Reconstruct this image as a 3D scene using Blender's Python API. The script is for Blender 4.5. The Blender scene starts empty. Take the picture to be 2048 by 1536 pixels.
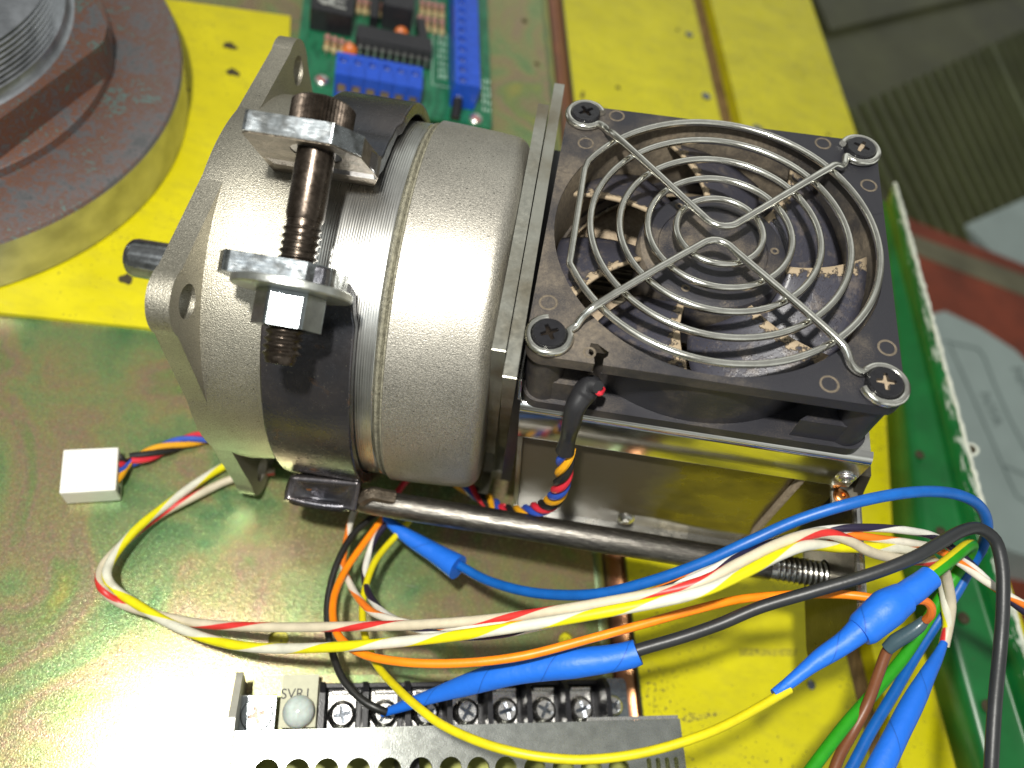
import bpy, math, random
from mathutils import Matrix, Vector, noise as mnoise
from mathutils.geometry import tessellate_polygon

# lengths below are written in workshop units u; S turns them into metres
S = 0.0008
random.seed(7)
scene = bpy.context.scene
col = scene.collection
PI = math.pi

# ------------------------------------------------------------------ camera
cd = bpy.data.cameras.new('camera')
cam = bpy.data.objects.new('camera', cd)
col.objects.link(cam)
cm = Matrix([[0.951671, -0.268391, -0.149292, -29.613914], [0.160285, 0.848696, -0.504008, -93.1157], [0.261975, 0.455721, 0.850698, 148.686268], [0.0, 0.0, 0.0, 1.0]])
cm.translation = cm.translation * S
cam.matrix_world = cm
cd.sensor_width = 36.0
cd.lens = 26.5924
cd.clip_start = 0.002
cd.clip_end = 30
cd.dof.use_dof = True
cd.dof.focus_distance = 180 * S
cd.dof.aperture_fstop = 11.5
scene.camera = cam

# ------------------------------------------------------------------ light: an indoor bench under one close work lamp, dim room around
world = bpy.data.worlds.new('World')
scene.world = world
world.use_nodes = True
wn = world.node_tree
bg = wn.nodes['Background']
wtc = wn.nodes.new('ShaderNodeTexCoord')
wno = wn.nodes.new('ShaderNodeTexNoise')
wno.inputs['Scale'].default_value = 1.6
wno.inputs['Detail'].default_value = 2
wrp = wn.nodes.new('ShaderNodeValToRGB')
wrp.color_ramp.elements[0].position = 0.46
wrp.color_ramp.elements[0].color = (0.22, 0.22, 0.19, 1)
wrp.color_ramp.elements[1].position = 0.70
wrp.color_ramp.elements[1].color = (1.7, 1.75, 1.65, 1)
wn.links.new(wtc.outputs['Generated'], wno.inputs['Vector'])
wn.links.new(wno.outputs['Fac'], wrp.inputs['Fac'])
wsp = wn.nodes.new('ShaderNodeSeparateXYZ')
wcl = wn.nodes.new('ShaderNodeMapRange')
wcl.inputs[1].default_value = 0.35; wcl.inputs[2].default_value = 1.0; wcl.inputs[3].default_value = 0.0; wcl.inputs[4].default_value = 0.55
wadd = wn.nodes.new('ShaderNodeMix'); wadd.data_type = 'RGBA'; wadd.blend_type = 'ADD'; wadd.inputs[0].default_value = 1.0
wn.links.new(wtc.outputs['Generated'], wsp.inputs[0])
wn.links.new(wsp.outputs[2], wcl.inputs[0])
wn.links.new(wrp.outputs['Color'], wadd.inputs[6])
wn.links.new(wcl.outputs[0], wadd.inputs[7])
wn.links.new(wadd.outputs[2], bg.inputs['Color'])
bg.inputs['Strength'].default_value = 0.50

def area(name, loc, target, size, power, color):
    l = bpy.data.lights.new(name, 'AREA')
    l.shape = 'DISK'
    l.size = size * S
    l.energy = power
    l.color = color
    ob = bpy.data.objects.new(name, l)
    col.objects.link(ob)
    ob.location = Vector(loc) * S
    ob.rotation_euler = (Vector(target) - Vector(loc)).to_track_quat('-Z', 'Y').to_euler()
    return ob
area('work_lamp', (-88, -88, 285), (10, 30, -60), 18, 1.28, (1.0, 0.97, 0.9))
area('window_light', (-500, -700, 900), (0, 50, -60), 500, 0.5, (0.8, 0.92, 1.0))
scene.view_settings.view_transform = 'Standard'
scene.view_settings.look = 'None'
scene.view_settings.exposure = 0.0
scene.view_settings.gamma = 1.0
scene.cycles.max_bounces = 8
scene.cycles.use_denoising = True

# ------------------------------------------------------------------ materials
class G:
    def __init__(s, name):
        s.mat = bpy.data.materials.new(name)
        s.mat.use_nodes = True
        s.t = s.mat.node_tree
        s.b = s.t.nodes['Principled BSDF']
        tc = s.t.nodes.new('ShaderNodeTexCoord')
        mp = s.t.nodes.new('ShaderNodeMapping')
        mp.inputs['Scale'].default_value = (1 / S, 1 / S, 1 / S)
        s.t.links.new(tc.outputs['Object'], mp.inputs['Vector'])
        s.co = mp.outputs['Vector']
        s.uv = tc.outputs['UV']
    def n(s, kind): return s.t.nodes.new(kind)
    def put(s, inp, val):
        if hasattr(val, 'is_linked') or hasattr(val, 'links'):
            s.t.links.new(val, inp)
        else:
            if isinstance(val, (tuple, list)) and len(val) == 3 and inp.type == 'RGBA':
                val = (*val, 1)
            inp.default_value = val
    def stretch(s, sc, co=None):
        m = s.n('ShaderNodeMapping')
        m.inputs['Scale'].default_value = sc
        s.t.links.new(co or s.co, m.inputs['Vector'])
        return m.outputs['Vector']
    def noise(s, scale, detail=2, rough=0.5, co=None, dist=0):
        x = s.n('ShaderNodeTexNoise')
        s.t.links.new(co or s.co, x.inputs['Vector'])
        x.inputs['Scale'].default_value = scale
        x.inputs['Detail'].default_value = detail
        x.inputs['Roughness'].default_value = rough
        x.inputs['Distortion'].default_value = dist
        return x.outputs['Fac']
    def vor(s, scale, co=None, out='Distance'):
        x = s.n('ShaderNodeTexVoronoi')
        s.t.links.new(co or s.co, x.inputs['Vector'])
        x.inputs['Scale'].default_value = scale
        return x.outputs[out]
    def ramp(s, fac, stops, interp='LINEAR'):
        r = s.n('ShaderNodeValToRGB')
        r.color_ramp.interpolation = interp
        e = r.color_ramp.elements
        while len(e) < len(stops): e.new(0.5)
        for k, (p, c) in enumerate(stops):
            e[k].position = p
            e[k].color = (c, c, c, 1) if isinstance(c, (int, float)) else (*c, 1)
        s.put(r.inputs['Fac'], fac)
        return r.outputs['Color']
    def mix(s, f, a, b, mode='MIX'):
        m = s.n('ShaderNodeMix')
        m.data_type = 'RGBA'
        m.blend_type = mode
        s.put(m.inputs[0], f)
        s.put(m.inputs[6], a)
        s.put(m.inputs[7], b)
        return m.outputs[2]
    def m(s, op, a, b=0.0):
        x = s.n('ShaderNodeMath')
        x.operation = op
        s.put(x.inputs[0], a)
        s.put(x.inputs[1], b)
        return x.outputs[0]
    def sep(s, co):
        x = s.n('ShaderNodeSeparateXYZ')
        s.t.links.new(co, x.inputs[0])
        return x.outputs
    def bump(s, h, dist, strength=1.0, prev=None):
        x = s.n('ShaderNodeBump')
        x.inputs['Distance'].default_value = dist * S
        x.inputs['Strength'].default_value = strength
        s.put(x.inputs['Height'], h)
        if prev is not None: s.t.links.new(prev, x.inputs['Normal'])
        return x.outputs['Normal']
    def done(s, base, rough=0.5, metal=0.0, normal=None, **kw):
        s.put(s.b.inputs['Base Color'], base)
        s.put(s.b.inputs['Roughness'], rough)
        s.put(s.b.inputs['Metallic'], metal)
        if normal is not None: s.t.links.new(normal, s.b.inputs['Normal'])
        for k, v in kw.items(): s.put(s.b.inputs[k.replace('_', ' ')], v)
        return s.mat

MT = {}
def plain(name, base, rough=0.45, metal=0.0, var=0.12, scale=0.3, bump=0.0, bs=2.0):
    g = G(name)
    f = g.ramp(g.noise(scale, 4, 0.6), [(0.3, 1 - var), (0.7, 1 + var)])
    c = g.mix(1.0, base, f, 'MULTIPLY')
    nr = g.bump(g.noise(bs, 3), bump) if bump else None
    r = g.m('ADD', g.m('MULTIPLY', g.noise(scale * 3, 3), 0.12), rough - 0.06)
    MT[name] = g.done(c, r, metal, nr)
    return MT[name]

# cast, blasted aluminium
def cast(name, base, sc, bd, rough=0.42):
    g = G(name)
    big = g.ramp(g.noise(0.05, 3), [(0.3, 0.82), (0.7, 1.1)])
    fine = g.ramp(g.noise(sc * 1.3, 2), [(0.35, 0.75), (0.65, 1.2)])
    c = g.mix(1.0, g.mix(1.0, base, big, 'MULTIPLY'), fine, 'MULTIPLY')
    pit = g.ramp(g.noise(sc * 0.5, 1), [(0.70, 1.0), (0.76, 0.45)])
    c = g.mix(1.0, c, pit, 'MULTIPLY')
    n1 = g.bump(g.noise(sc, 2, 0.6), bd)
    MT[name] = g.done(c, g.ramp(g.noise(sc * 0.7, 2), [(0.3, rough - 0.08), (0.7, rough + 0.12)]), 0.92, n1)
cast('cast_aluminium', (0.41, 0.39, 0.325), 3.2, 0.13, 0.44)
cast('fine_cast_aluminium', (0.44, 0.42, 0.37), 2.8, 0.09, 0.46)
# turned aluminium with tool lines running round the axis
g = G('turned_aluminium')
x = g.sep(g.co)[0]
ln = g.m('SINE', g.m('MULTIPLY', x, 10.5))
jit = g.noise(1.0, 2, 0.5, g.stretch((6, 0.12, 0.12)))
c = g.ramp(g.noise(0.12, 3), [(0.3, (0.58, 0.58, 0.55)), (0.7, (0.80, 0.80, 0.77))])
MT['turned_aluminium'] = g.done(c, g.ramp(jit, [(0.3, 0.26), (0.7, 0.34)]), 1.0, g.bump(ln, 0.010))
# milled grey plate
g = G('plate_steel')
st = g.noise(0.7, 3, 0.6, g.stretch((1, 1, 0.15)))
c = g.mix(g.ramp(g.noise(0.07, 4), [(0.42, 0.0), (0.68, 1.0)]), (0.42, 0.42, 0.37), (0.25, 0.22, 0.16))
MT['plate_steel'] = g.done(c, g.ramp(st, [(0.3, 0.3), (0.7, 0.5)]), 0.9, g.bump(st, 0.06))
# blued strap steel with rust breaking through
g = G('strap_steel')
ru = g.ramp(g.noise(0.13, 6, 0.72, None, 0.6), [(0.60, 0.0), (0.72, 0.8)])
spk = g.ramp(g.noise(1.6, 3, 0.6), [(0.66, 0.0), (0.72, 1.0)])
c = g.mix(ru, g.ramp(g.noise(0.05, 2), [(0.35, (0.07, 0.075, 0.09)), (0.65, (0.13, 0.115, 0.115))]), (0.17, 0.10, 0.055))
c = g.mix(spk, c, (0.32, 0.30, 0.26))
MT['strap_steel'] = g.done(c, g.m('ADD', g.m('MULTIPLY', ru, 0.28), g.ramp(g.noise(0.5, 4), [(0.3, 0.15), (0.7, 0.30)])), 0.85, g.bump(g.noise(0.9, 4, 0.6), 0.07))
# ground bright steel (cut faces of the strap)
g = G('ground_steel')
st = g.noise(1.0, 3, 0.6, g.stretch((0.5, 3.0, 3.0)))
c = g.mix(g.ramp(g.noise(0.25, 3), [(0.45, 0.0), (0.62, 1.0)]), (0.50, 0.54, 0.57), (0.22, 0.23, 0.23))
MT['ground_steel'] = g.done(c, g.ramp(st, [(0.3, 0.14), (0.7, 0.3)]), 1.0, g.bump(st, 0.04, 1.0, g.bump(g.noise(0.16, 2), 0.35)))
# raw brown steel inside of ears
g = G('brown_steel')
c = g.ramp(g.noise(0.3, 5, 0.7), [(0.3, (0.07, 0.055, 0.04)), (0.55, (0.14, 0.115, 0.085)), (0.75, (0.26, 0.23, 0.18))])
MT['brown_steel'] = g.done(c, 0.42, 0.75, g.bump(g.noise(1.2, 4), 0.2))
g = G('bolt_steel')
c = g.ramp(g.noise(0.35, 4, 0.65), [(0.3, (0.035, 0.027, 0.021)), (0.7, (0.09, 0.072, 0.058))])
MT['bolt_steel'] = g.done(c, g.ramp(g.noise(1.0, 3), [(0.3, 0.20), (0.7, 0.36)]), 0.9, g.bump(g.noise(1.4, 3), 0.02))
plain('zinc_bright', (0.40, 0.44, 0.46), 0.20, 1.0, 0.18, 0.35, 0.04, 0.9)
plain('washer_zinc', (0.56, 0.58, 0.55), 0.38, 1.0, 0.15, 0.4, 0.06, 1.8)
plain('chrome_wire', (0.82, 0.81, 0.74), 0.12, 1.0, 0.12, 0.3)
plain('shaft_steel', (0.50, 0.52, 0.55), 0.13, 1.0, 0.3, 0.5, 0.02, 1.2)
plain('cheek_zinc', (0.62, 0.62, 0.57), 0.45, 0.5, 0.1, 0.3)
plain('neck_steel', (0.36, 0.38, 0.41), 0.34, 0.9, 0.3, 0.12, 0.05, 1.2)
plain('nickel', (0.80, 0.79, 0.76), 0.27, 1.0, 0.15, 0.8, 0.05, 1.5)
plain('black_screw', (0.012, 0.012, 0.014), 0.16, 0.0, 0.2, 0.8, 0.05, 1.5)
plain('dark_polished_steel', (0.20, 0.22, 0.25), 0.2, 1.0, 0.25, 0.3, 0.06, 1.2)
# tie rod: mill scale rubbed bright along the top
g = G('rod_steel')
st = g.noise(1.0, 5, 0.7, g.stretch((0.28, 1.6, 1.6)))
c = g.ramp(st, [(0.38, (0.10, 0.095, 0.085)), (0.6, (0.24, 0.225, 0.20)), (0.72, (0.5, 0.48, 0.44))])
MT['rod_steel'] = g.done(c, g.ramp(st, [(0.3, 0.45), (0.7, 0.28)]), 0.95, g.bump(st, 0.14))
plain('lug_steel', (0.11, 0.10, 0.075), 0.3, 0.9, 0.3, 0.1, 0.05, 1.5)
plain('thread_steel', (0.42, 0.41, 0.38), 0.22, 1.0, 0.25, 0.5, 0.05, 2)
# pressed bright sheet (heat sink shell)
g = G('sheet_bright')
st = g.noise(1.0, 3, 0.6, g.stretch((0.12, 1.5, 1.5)))
du = g.ramp(g.noise(0.11, 5, 0.7), [(0.54, 0.0), (0.72, 0.75)])
c = g.mix(du, (0.70, 0.70, 0.67), (0.33, 0.28, 0.2))
MT['sheet_bright'] = g.done(c, g.m('ADD', g.m('MULTIPLY', du, 0.3), g.ramp(st, [(0.3, 0.16), (0.7, 0.27)])), 0.95, g.bump(st, 0.03))
g = G('lip_bright')
st = g.noise(1.0, 3, 0.6, g.stretch((0.1, 1.5, 1.5)))
MT['lip_bright'] = g.done(g.ramp(g.noise(0.12, 3), [(0.3, (0.62, 0.62, 0.59)), (0.7, (0.76, 0.76, 0.73))]), g.ramp(st, [(0.3, 0.13), (0.7, 0.2)]), 1.0, g.bump(st, 0.015))
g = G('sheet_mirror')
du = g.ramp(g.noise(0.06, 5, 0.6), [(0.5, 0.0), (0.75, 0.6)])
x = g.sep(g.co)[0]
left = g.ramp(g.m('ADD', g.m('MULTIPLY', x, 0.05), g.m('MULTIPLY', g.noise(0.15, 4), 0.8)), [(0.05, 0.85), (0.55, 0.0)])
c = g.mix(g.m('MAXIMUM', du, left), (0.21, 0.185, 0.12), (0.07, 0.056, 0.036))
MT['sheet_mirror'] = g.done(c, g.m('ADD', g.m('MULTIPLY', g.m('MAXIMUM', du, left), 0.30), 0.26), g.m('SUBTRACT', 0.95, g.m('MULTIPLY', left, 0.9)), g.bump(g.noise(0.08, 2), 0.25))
# yellow chromate on zinc: drifting green, pink and straw sheen over a fine spangle
def chromate(name, gain=1.0, rough=0.33):
    g = G(name)
    big = g.noise(0.022, 3, 0.55, None, 1.2)
    c = g.ramp(big, [(0.30, (0.10, 0.22, 0.09)), (0.42, (0.22, 0.29, 0.12)), (0.50, (0.29, 0.27, 0.12)), (0.57, (0.30, 0.23, 0.14)), (0.64, (0.21, 0.27, 0.10)), (0.75, (0.38, 0.33, 0.08))])
    fine = g.vor(1.7, None, 'Color')
    c = g.mix(0.10, c, fine, 'OVERLAY')
    gr = g.ramp(g.noise(2.6, 2, 0.6), [(0.3, 0.72 * gain), (0.7, 1.35 * gain)])
    c = g.mix(1.0, c, gr, 'MULTIPLY')
    sx = g.noise(1.0, 2, 0.5, g.stretch((0.05, 2.2, 1)))
    scr = g.ramp(sx, [(0.74, 0.0), (0.77, 0.5)])
    c = g.mix(scr, c, (0.6, 0.6, 0.5))
    n0 = g.bump(g.noise(2.6, 2, 0.6), 0.05)
    MT[name] = g.done(c, g.ramp(g.noise(1.1, 3), [(0.3, rough - 0.04), (0.7, rough + 0.08)]), 0.55, n0)
chromate('zinc_chromate', 0.95, 0.22)
chromate('zinc_chromate_psu', 1.0, 0.30)
plain('psu_metal', (0.46, 0.48, 0.45), 0.27, 0.95, 0.15, 0.25, 0.03, 2.4)
# painted surfaces
def paint(name, base, dirt, d0=0.64, rough=0.38, speck=True):
    g = G(name)
    f = g.ramp(g.noise(0.035, 4, 0.6), [(0.3, 0.86), (0.7, 1.06)])
    c = g.mix(1.0, base, f, 'MULTIPLY')
    if speck:
        area_ = g.ramp(g.noise(0.018, 2), [(0.40, 0.0), (0.6, 0.085)])
        d = g.ramp(g.m('ADD', g.noise(0.75, 5, 0.62), area_), [(d0 + 0.02, 0.0), (d0 + 0.045, 0.85)])
        sm = g.ramp(g.noise(0.09, 5, 0.7, g.stretch((0.6, 1.6, 1))), [(0.48, 0.0), (0.78, 0.45)])
        c = g.mix(sm, c, (0.33, 0.29, 0.03))
        c = g.mix(d, c, dirt)
    MT[name] = g.done(c, g.ramp(g.noise(0.2, 4), [(0.3, rough - 0.08), (0.7, rough + 0.1)]), 0.0, g.bump(g.noise(0.5, 3), 0.05))
paint('yellow_paint', (0.66, 0.60, 0.004), (0.07, 0.06, 0.03))
paint('yellow_sheet_paint', (0.68, 0.60, 0.004), (0.10, 0.07, 0.03), 0.68)
g = G('green_paint')
co = g.stretch((2.2, 0.35, 1.0))
scr = g.noise(0.35, 5, 0.7, co)
xg, yg, zg = g.sep(g.co)
reg = g.ramp(g.m('MULTIPLY', g.m('ADD', zg, 6.0), 0.05), [(0.38, 0.0), (0.95, 0.27)])
wear = g.ramp(g.m('ADD', scr, reg), [(0.73, 0.0), (0.79, 1.0)])
c = g.mix(g.ramp(g.noise(0.05, 3), [(0.3, 0.0), (0.7, 1.0)]), (0.004, 0.085, 0.018), (0.006, 0.15, 0.032))
c = g.mix(g.ramp(g.noise(0.5, 5, 0.7), [(0.63, 0.0), (0.7, 0.5)]), c, (0.05, 0.035, 0.02))
c = g.mix(wear, c, (0.46, 0.54, 0.46))
MT['green_paint'] = g.done(c, g.m('ADD', g.m('MULTIPLY', wear, 0.3), 0.3), 0.0, g.bump(wear, 0.15))
plain('chipped_white', (0.66, 0.69, 0.60), 0.6, 0, 0.15, 0.5, 0.6, 0.8)
g = G('wood')
gr = g.noise(0.6, 5, 0.65, g.stretch((1.6, 0.14, 1.0)))
c = g.ramp(gr, [(0.3, (0.07, 0.038, 0.015)), (0.5, (0.20, 0.12, 0.045)), (0.7, (0.36, 0.23, 0.09))])
MT['wood'] = g.done(c, 0.65, 0, g.bump(gr, 0.3))
# rusty turned flange
g = G('rust_patina')
a = g.noise(0.06, 6, 0.75, None, 0.3)
b = g.noise(0.8, 5, 0.75)
xr, yr, zr = g.sep(g.co)
rad = g.m('SQRT', g.m('ADD', g.m('MULTIPLY', xr, xr), g.m('MULTIPLY', yr, yr)))
outer_ = g.ramp(g.m('MULTIPLY', rad, 0.01), [(0.70, 0.0), (0.94, 1.0)])
tone = g.m('ADD', g.m('MULTIPLY', a, 0.58), g.m('MULTIPLY', b, 0.44))
c = g.ramp(tone, [(0.40, (0.09, 0.10, 0.105)), (0.46, (0.17, 0.18, 0.19)), (0.49, (0.15, 0.11, 0.11)), (0.53, (0.24, 0.09, 0.035)), (0.565, (0.15, 0.12, 0.125)), (0.60, (0.13, 0.22, 0.19)), (0.68, (0.14, 0.15, 0.16))])
lav = g.ramp(tone, [(0.42, (0.14, 0.145, 0.15)), (0.50, (0.21, 0.19, 0.195)), (0.535, (0.19, 0.10, 0.07)), (0.575, (0.19, 0.185, 0.185)), (0.62, (0.17, 0.26, 0.24))])
c = g.mix(g.m('MULTIPLY', outer_, 0.85), c, lav)
MT['rust_patina'] = g.done(c, g.ramp(b, [(0.3, 0.34), (0.7, 0.6)]), 0.55, g.bump(b, 0.12))
g = G('rim_steel')
c = g.ramp(g.noise(0.1, 3), [(0.3, (0.34, 0.34, 0.33)), (0.7, (0.52, 0.52, 0.50))])
ln = g.noise(1.0, 2, 0.5, g.stretch((0.05, 0.05, 3)))
MT['rim_steel'] = g.done(c, 0.36, 0.75, g.bump(ln, 0.06))
# fan plastics and dust
def dusty(name, base, lo, hi, amt=0.9, rough=0.42):
    g = G(name)
    m1 = g.noise(0.055, 3, 0.6)
    m2 = g.noise(3.0, 3, 0.75)
    xx, yy, zz = g.sep(g.co)
    tone = g.m('ADD', g.m('ADD', g.m('MULTIPLY', m1, 0.72), g.m('MULTIPLY', m2, 0.34)), g.m('MULTIPLY', g.m('ADD', xx, -6.0), -0.0022))
    d = g.ramp(tone, [(lo, 0.0), (hi, amt)])
    c = g.mix(d, base, g.ramp(g.noise(0.9, 4), [(0.3, (0.13, 0.105, 0.075)), (0.7, (0.26, 0.21, 0.145))]))
    MT[name] = g.done(c, g.m('ADD', g.m('MULTIPLY', d, 0.45), rough), 0.0, g.bump(m2, 0.14, 0.6))
dusty('fan_plastic', (0.018, 0.018, 0.023), 0.53, 0.76, 0.5)
dusty('rotor_plastic', (0.018, 0.018, 0.024), 0.51, 0.66, 0.65)
dusty('duct_plastic', (0.03, 0.028, 0.028), 0.42, 0.62, 0.8)
g = G('blade_plastic')
u_, v_, w_ = g.sep(g.uv)
edge = g.ramp(g.m('ADD', u_, g.m('MULTIPLY', g.m('SUBTRACT', g.noise(0.5, 5, 0.75), 0.5), 0.55)), [(0.06, 1.0), (0.11, 0.0)])
spk = g.ramp(g.noise(3.2, 3, 0.75), [(0.60, 0.0), (0.70, 0.6)])
cl = g.ramp(g.noise(0.13, 5, 0.7), [(0.52, 0.0), (0.80, 0.5)])
d = g.m('MAXIMUM', g.m('MAXIMUM', edge, spk), cl)
c = g.mix(d, (0.038, 0.038, 0.052), (0.30, 0.235, 0.155))
MT['blade_plastic'] = g.done(c, g.m('ADD', g.m('MULTIPLY', d, 0.4), 0.38), 0, g.bump(d, 0.35))
g = G('dust_felt')
b = g.noise(0.8, 5, 0.7)
crack = g.ramp(g.vor(0.16, g.stretch((1.0, 1.6, 1.0)), 'Distance'), [(0.04, 0.55), (0.10, 1.0)])
c = g.mix(1.0, g.ramp(b, [(0.3, (0.30, 0.23, 0.155)), (0.7, (0.46, 0.37, 0.26))]), crack, 'MULTIPLY')
MT['dust_felt'] = g.done(c, 0.95, 0, g.bump(b, 0.7))
plain('fin_metal', (0.34, 0.30, 0.22), 0.5, 0.6, 0.3, 0.4)
plain('dust_ring', (0.11, 0.09, 0.065), 0.9, 0, 0.3, 1.0)
plain('copper', (0.55, 0.22, 0.07), 0.3, 1.0, 0.2, 0.6)
plain('black_plastic', (0.014, 0.014, 0.017), 0.34, 0, 0.25, 0.5, 0.05, 2)
plain('chip_black', (0.022, 0.022, 0.026), 0.45, 0, 0.2, 0.5)
plain('white_plastic', (0.80, 0.79, 0.74), 0.35, 0, 0.04, 0.2)
plain('white_plastic_shade', (0.62, 0.62, 0.58), 0.45, 0, 0.04, 0.2)
plain('seam_grease', (0.20, 0.19, 0.14), 0.7, 0.2, 0.4, 0.8, 0.3, 1.5)
plain('terminal_blue', (0.012, 0.075, 0.52), 0.35, 0, 0.15, 0.3)
plain('terminal_gold', (0.45, 0.34, 0.18), 0.4, 0.7, 0.3, 1)
plain('tin', (0.62, 0.62, 0.58), 0.3, 0.9, 0.15, 1)
plain('ceramic_orange', (0.62, 0.15, 0.02), 0.4, 0, 0.1, 0.5)
plain('resistor_beige', (0.50, 0.40, 0.20), 0.5, 0, 0.1, 1)
plain('resistor_pink', (0.48, 0.24, 0.20), 0.5, 0, 0.1, 1)
plain('silkscreen', (0.42, 0.60, 0.48), 0.6, 0, 0.1, 1)
plain('red_mark', (0.5, 0.03, 0.03), 0.5, 0, 0.1, 1)
plain('label_card', (0.50, 0.50, 0.36), 0.6, 0, 0.06, 0.6)
plain('ink', (0.03, 0.03, 0.03), 0.6, 0, 0.05, 1)
plain('board_base', (0.40, 0.42, 0.10), 0.5, 0, 0.2, 0.3)
g = G('clear_dome')
MT['clear_dome'] = g.done(g.ramp(g.noise(0.5, 3), [(0.3, (0.50, 0.50, 0.47)), (0.7, (0.66, 0.66, 0.62))]), 0.15, 0.0, None, Subsurface_Weight=0.3)
g = G('pcb_green')
tr = g.ramp(g.noise(0.5, 3, 0.5, g.stretch((1, 0.25, 1))), [(0.45, 0.8), (0.52, 1.15)])
c = g.mix(1.0, g.mix(g.ramp(g.noise(0.08, 3), [(0.4, 0.0), (0.7, 0.6)]), (0.006, 0.13, 0.055), (0.035, 0.19, 0.10)), tr, 'MULTIPLY')
MT['pcb_green'] = g.done(c, 0.3)
# far things below the bench
g = G('floor_concrete')
c = g.ramp(g.noise(0.006, 5, 0.6), [(0.3, (0.035, 0.036, 0.010)), (0.7, (0.075, 0.072, 0.025))])
MT['floor_concrete'] = g.done(c, 0.8)
plain('crate_olive', (0.075, 0.078, 0.030), 0.5, 0, 0.35, 0.012)
plain('crate_rib', (0.12, 0.14, 0.055), 0.4, 0, 0.3, 0.01)
plain('beam_red', (0.22, 0.04, 0.014), 0.6, 0, 0.35, 0.02)
plain('beam_grey', (0.16, 0.15, 0.09), 0.6, 0, 0.3, 0.02)
plain('lid_grey', (0.36, 0.44, 0.42), 0.45, 0, 0.12, 0.012)
plain('lid_line', (0.19, 0.24, 0.23), 0.6, 0, 0.1, 0.05)

def wire_mat(name, base, stripe=None, width=0.25, pitch=36.0, rough=0.42, phase=0.0):
    g = G(name)
    c = base
    if stripe is not None:
        u_, v_, w_ = g.sep(g.uv)
        f = g.m('FRACT', g.m('ADD', g.m('ADD', v_, phase), g.m('DIVIDE', u_, pitch)))
        k = g.ramp(f, [(0.0, 1.0), (width, 1.0), (width + 0.025, 0.0), (0.975, 0.0), (1.0, 1.0)])
        c = g.mix(k, base, stripe)
    v = g.ramp(g.noise(0.25, 4, 0.6), [(0.3, 0.86), (0.7, 1.08)])
    c = g.mix(1.0, c, v, 'MULTIPLY')
    MT[name] = g.done(c, rough, 0.0, g.bump(g.noise(1.2, 2), 0.03))
wire_mat('wire_white_red', (0.56, 0.50, 0.37), (0.58, 0.03, 0.025), 0.20, 40, phase=0.30)
wire_mat('wire_white_yellow', (0.62, 0.61, 0.50), (0.70, 0.64, 0.004), 0.48, 34, phase=0.1)
wire_mat('wire_white_black', (0.66, 0.66, 0.60), (0.016, 0.012, 0.035), 0.50, 30)
wire_mat('wire_white_orange', (0.68, 0.64, 0.54), (0.80, 0.19, 0.015), 0.48, 28, phase=0.4)
wire_mat('wire_orange', (0.88, 0.24, 0.005))
wire_mat('wire_black', (0.014, 0.014, 0.013), rough=0.4)
wire_mat('wire_yellow', (0.62, 0.54, 0.004))
wire_mat('cable_blue', (0.003, 0.10, 0.40))
wire_mat('cable_black', (0.022, 0.024, 0.026), rough=0.42)
wire_mat('cable_green_yellow', (0.02, 0.28, 0.008), (0.70, 0.60, 0.01), 0.22, 4000, phase=0.30)
wire_mat('cable_brown', (0.16, 0.055, 0.02))
wire_mat('thin_red', (0.62, 0.025, 0.045))
wire_mat('thin_blue', (0.025, 0.075, 0.42))
wire_mat('thin_amber', (0.72, 0.34, 0.01))
wire_mat('thin_black', (0.012, 0.012, 0.013))
wire_mat('shrink_black', (0.016, 0.016, 0.018), rough=0.38)
wire_mat('shrink_grey', (0.05, 0.09, 0.11), rough=0.3)
def tape(name, base):
    g = G(name)
    u_, v_, w_ = g.sep(g.uv)
    wv = g.m('FRACT', g.m('ADD', g.m('MULTIPLY', v_, 1.0), g.m('DIVIDE', u_, 17.0)))
    ed = g.ramp(wv, [(0.0, 0.55), (0.03, 0.95), (0.06, 1.0), (1.0, 1.0)])
    c = g.mix(1.0, base, ed, 'MULTIPLY')
    n0 = g.bump(wv, 0.55)
    n1 = g.bump(g.noise(0.4, 3), 0.3, 0.7, n0)
    MT[name] = g.done(c, 0.5, 0, n1)
tape('tape_blue', (0.010, 0.14, 0.66))

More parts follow.
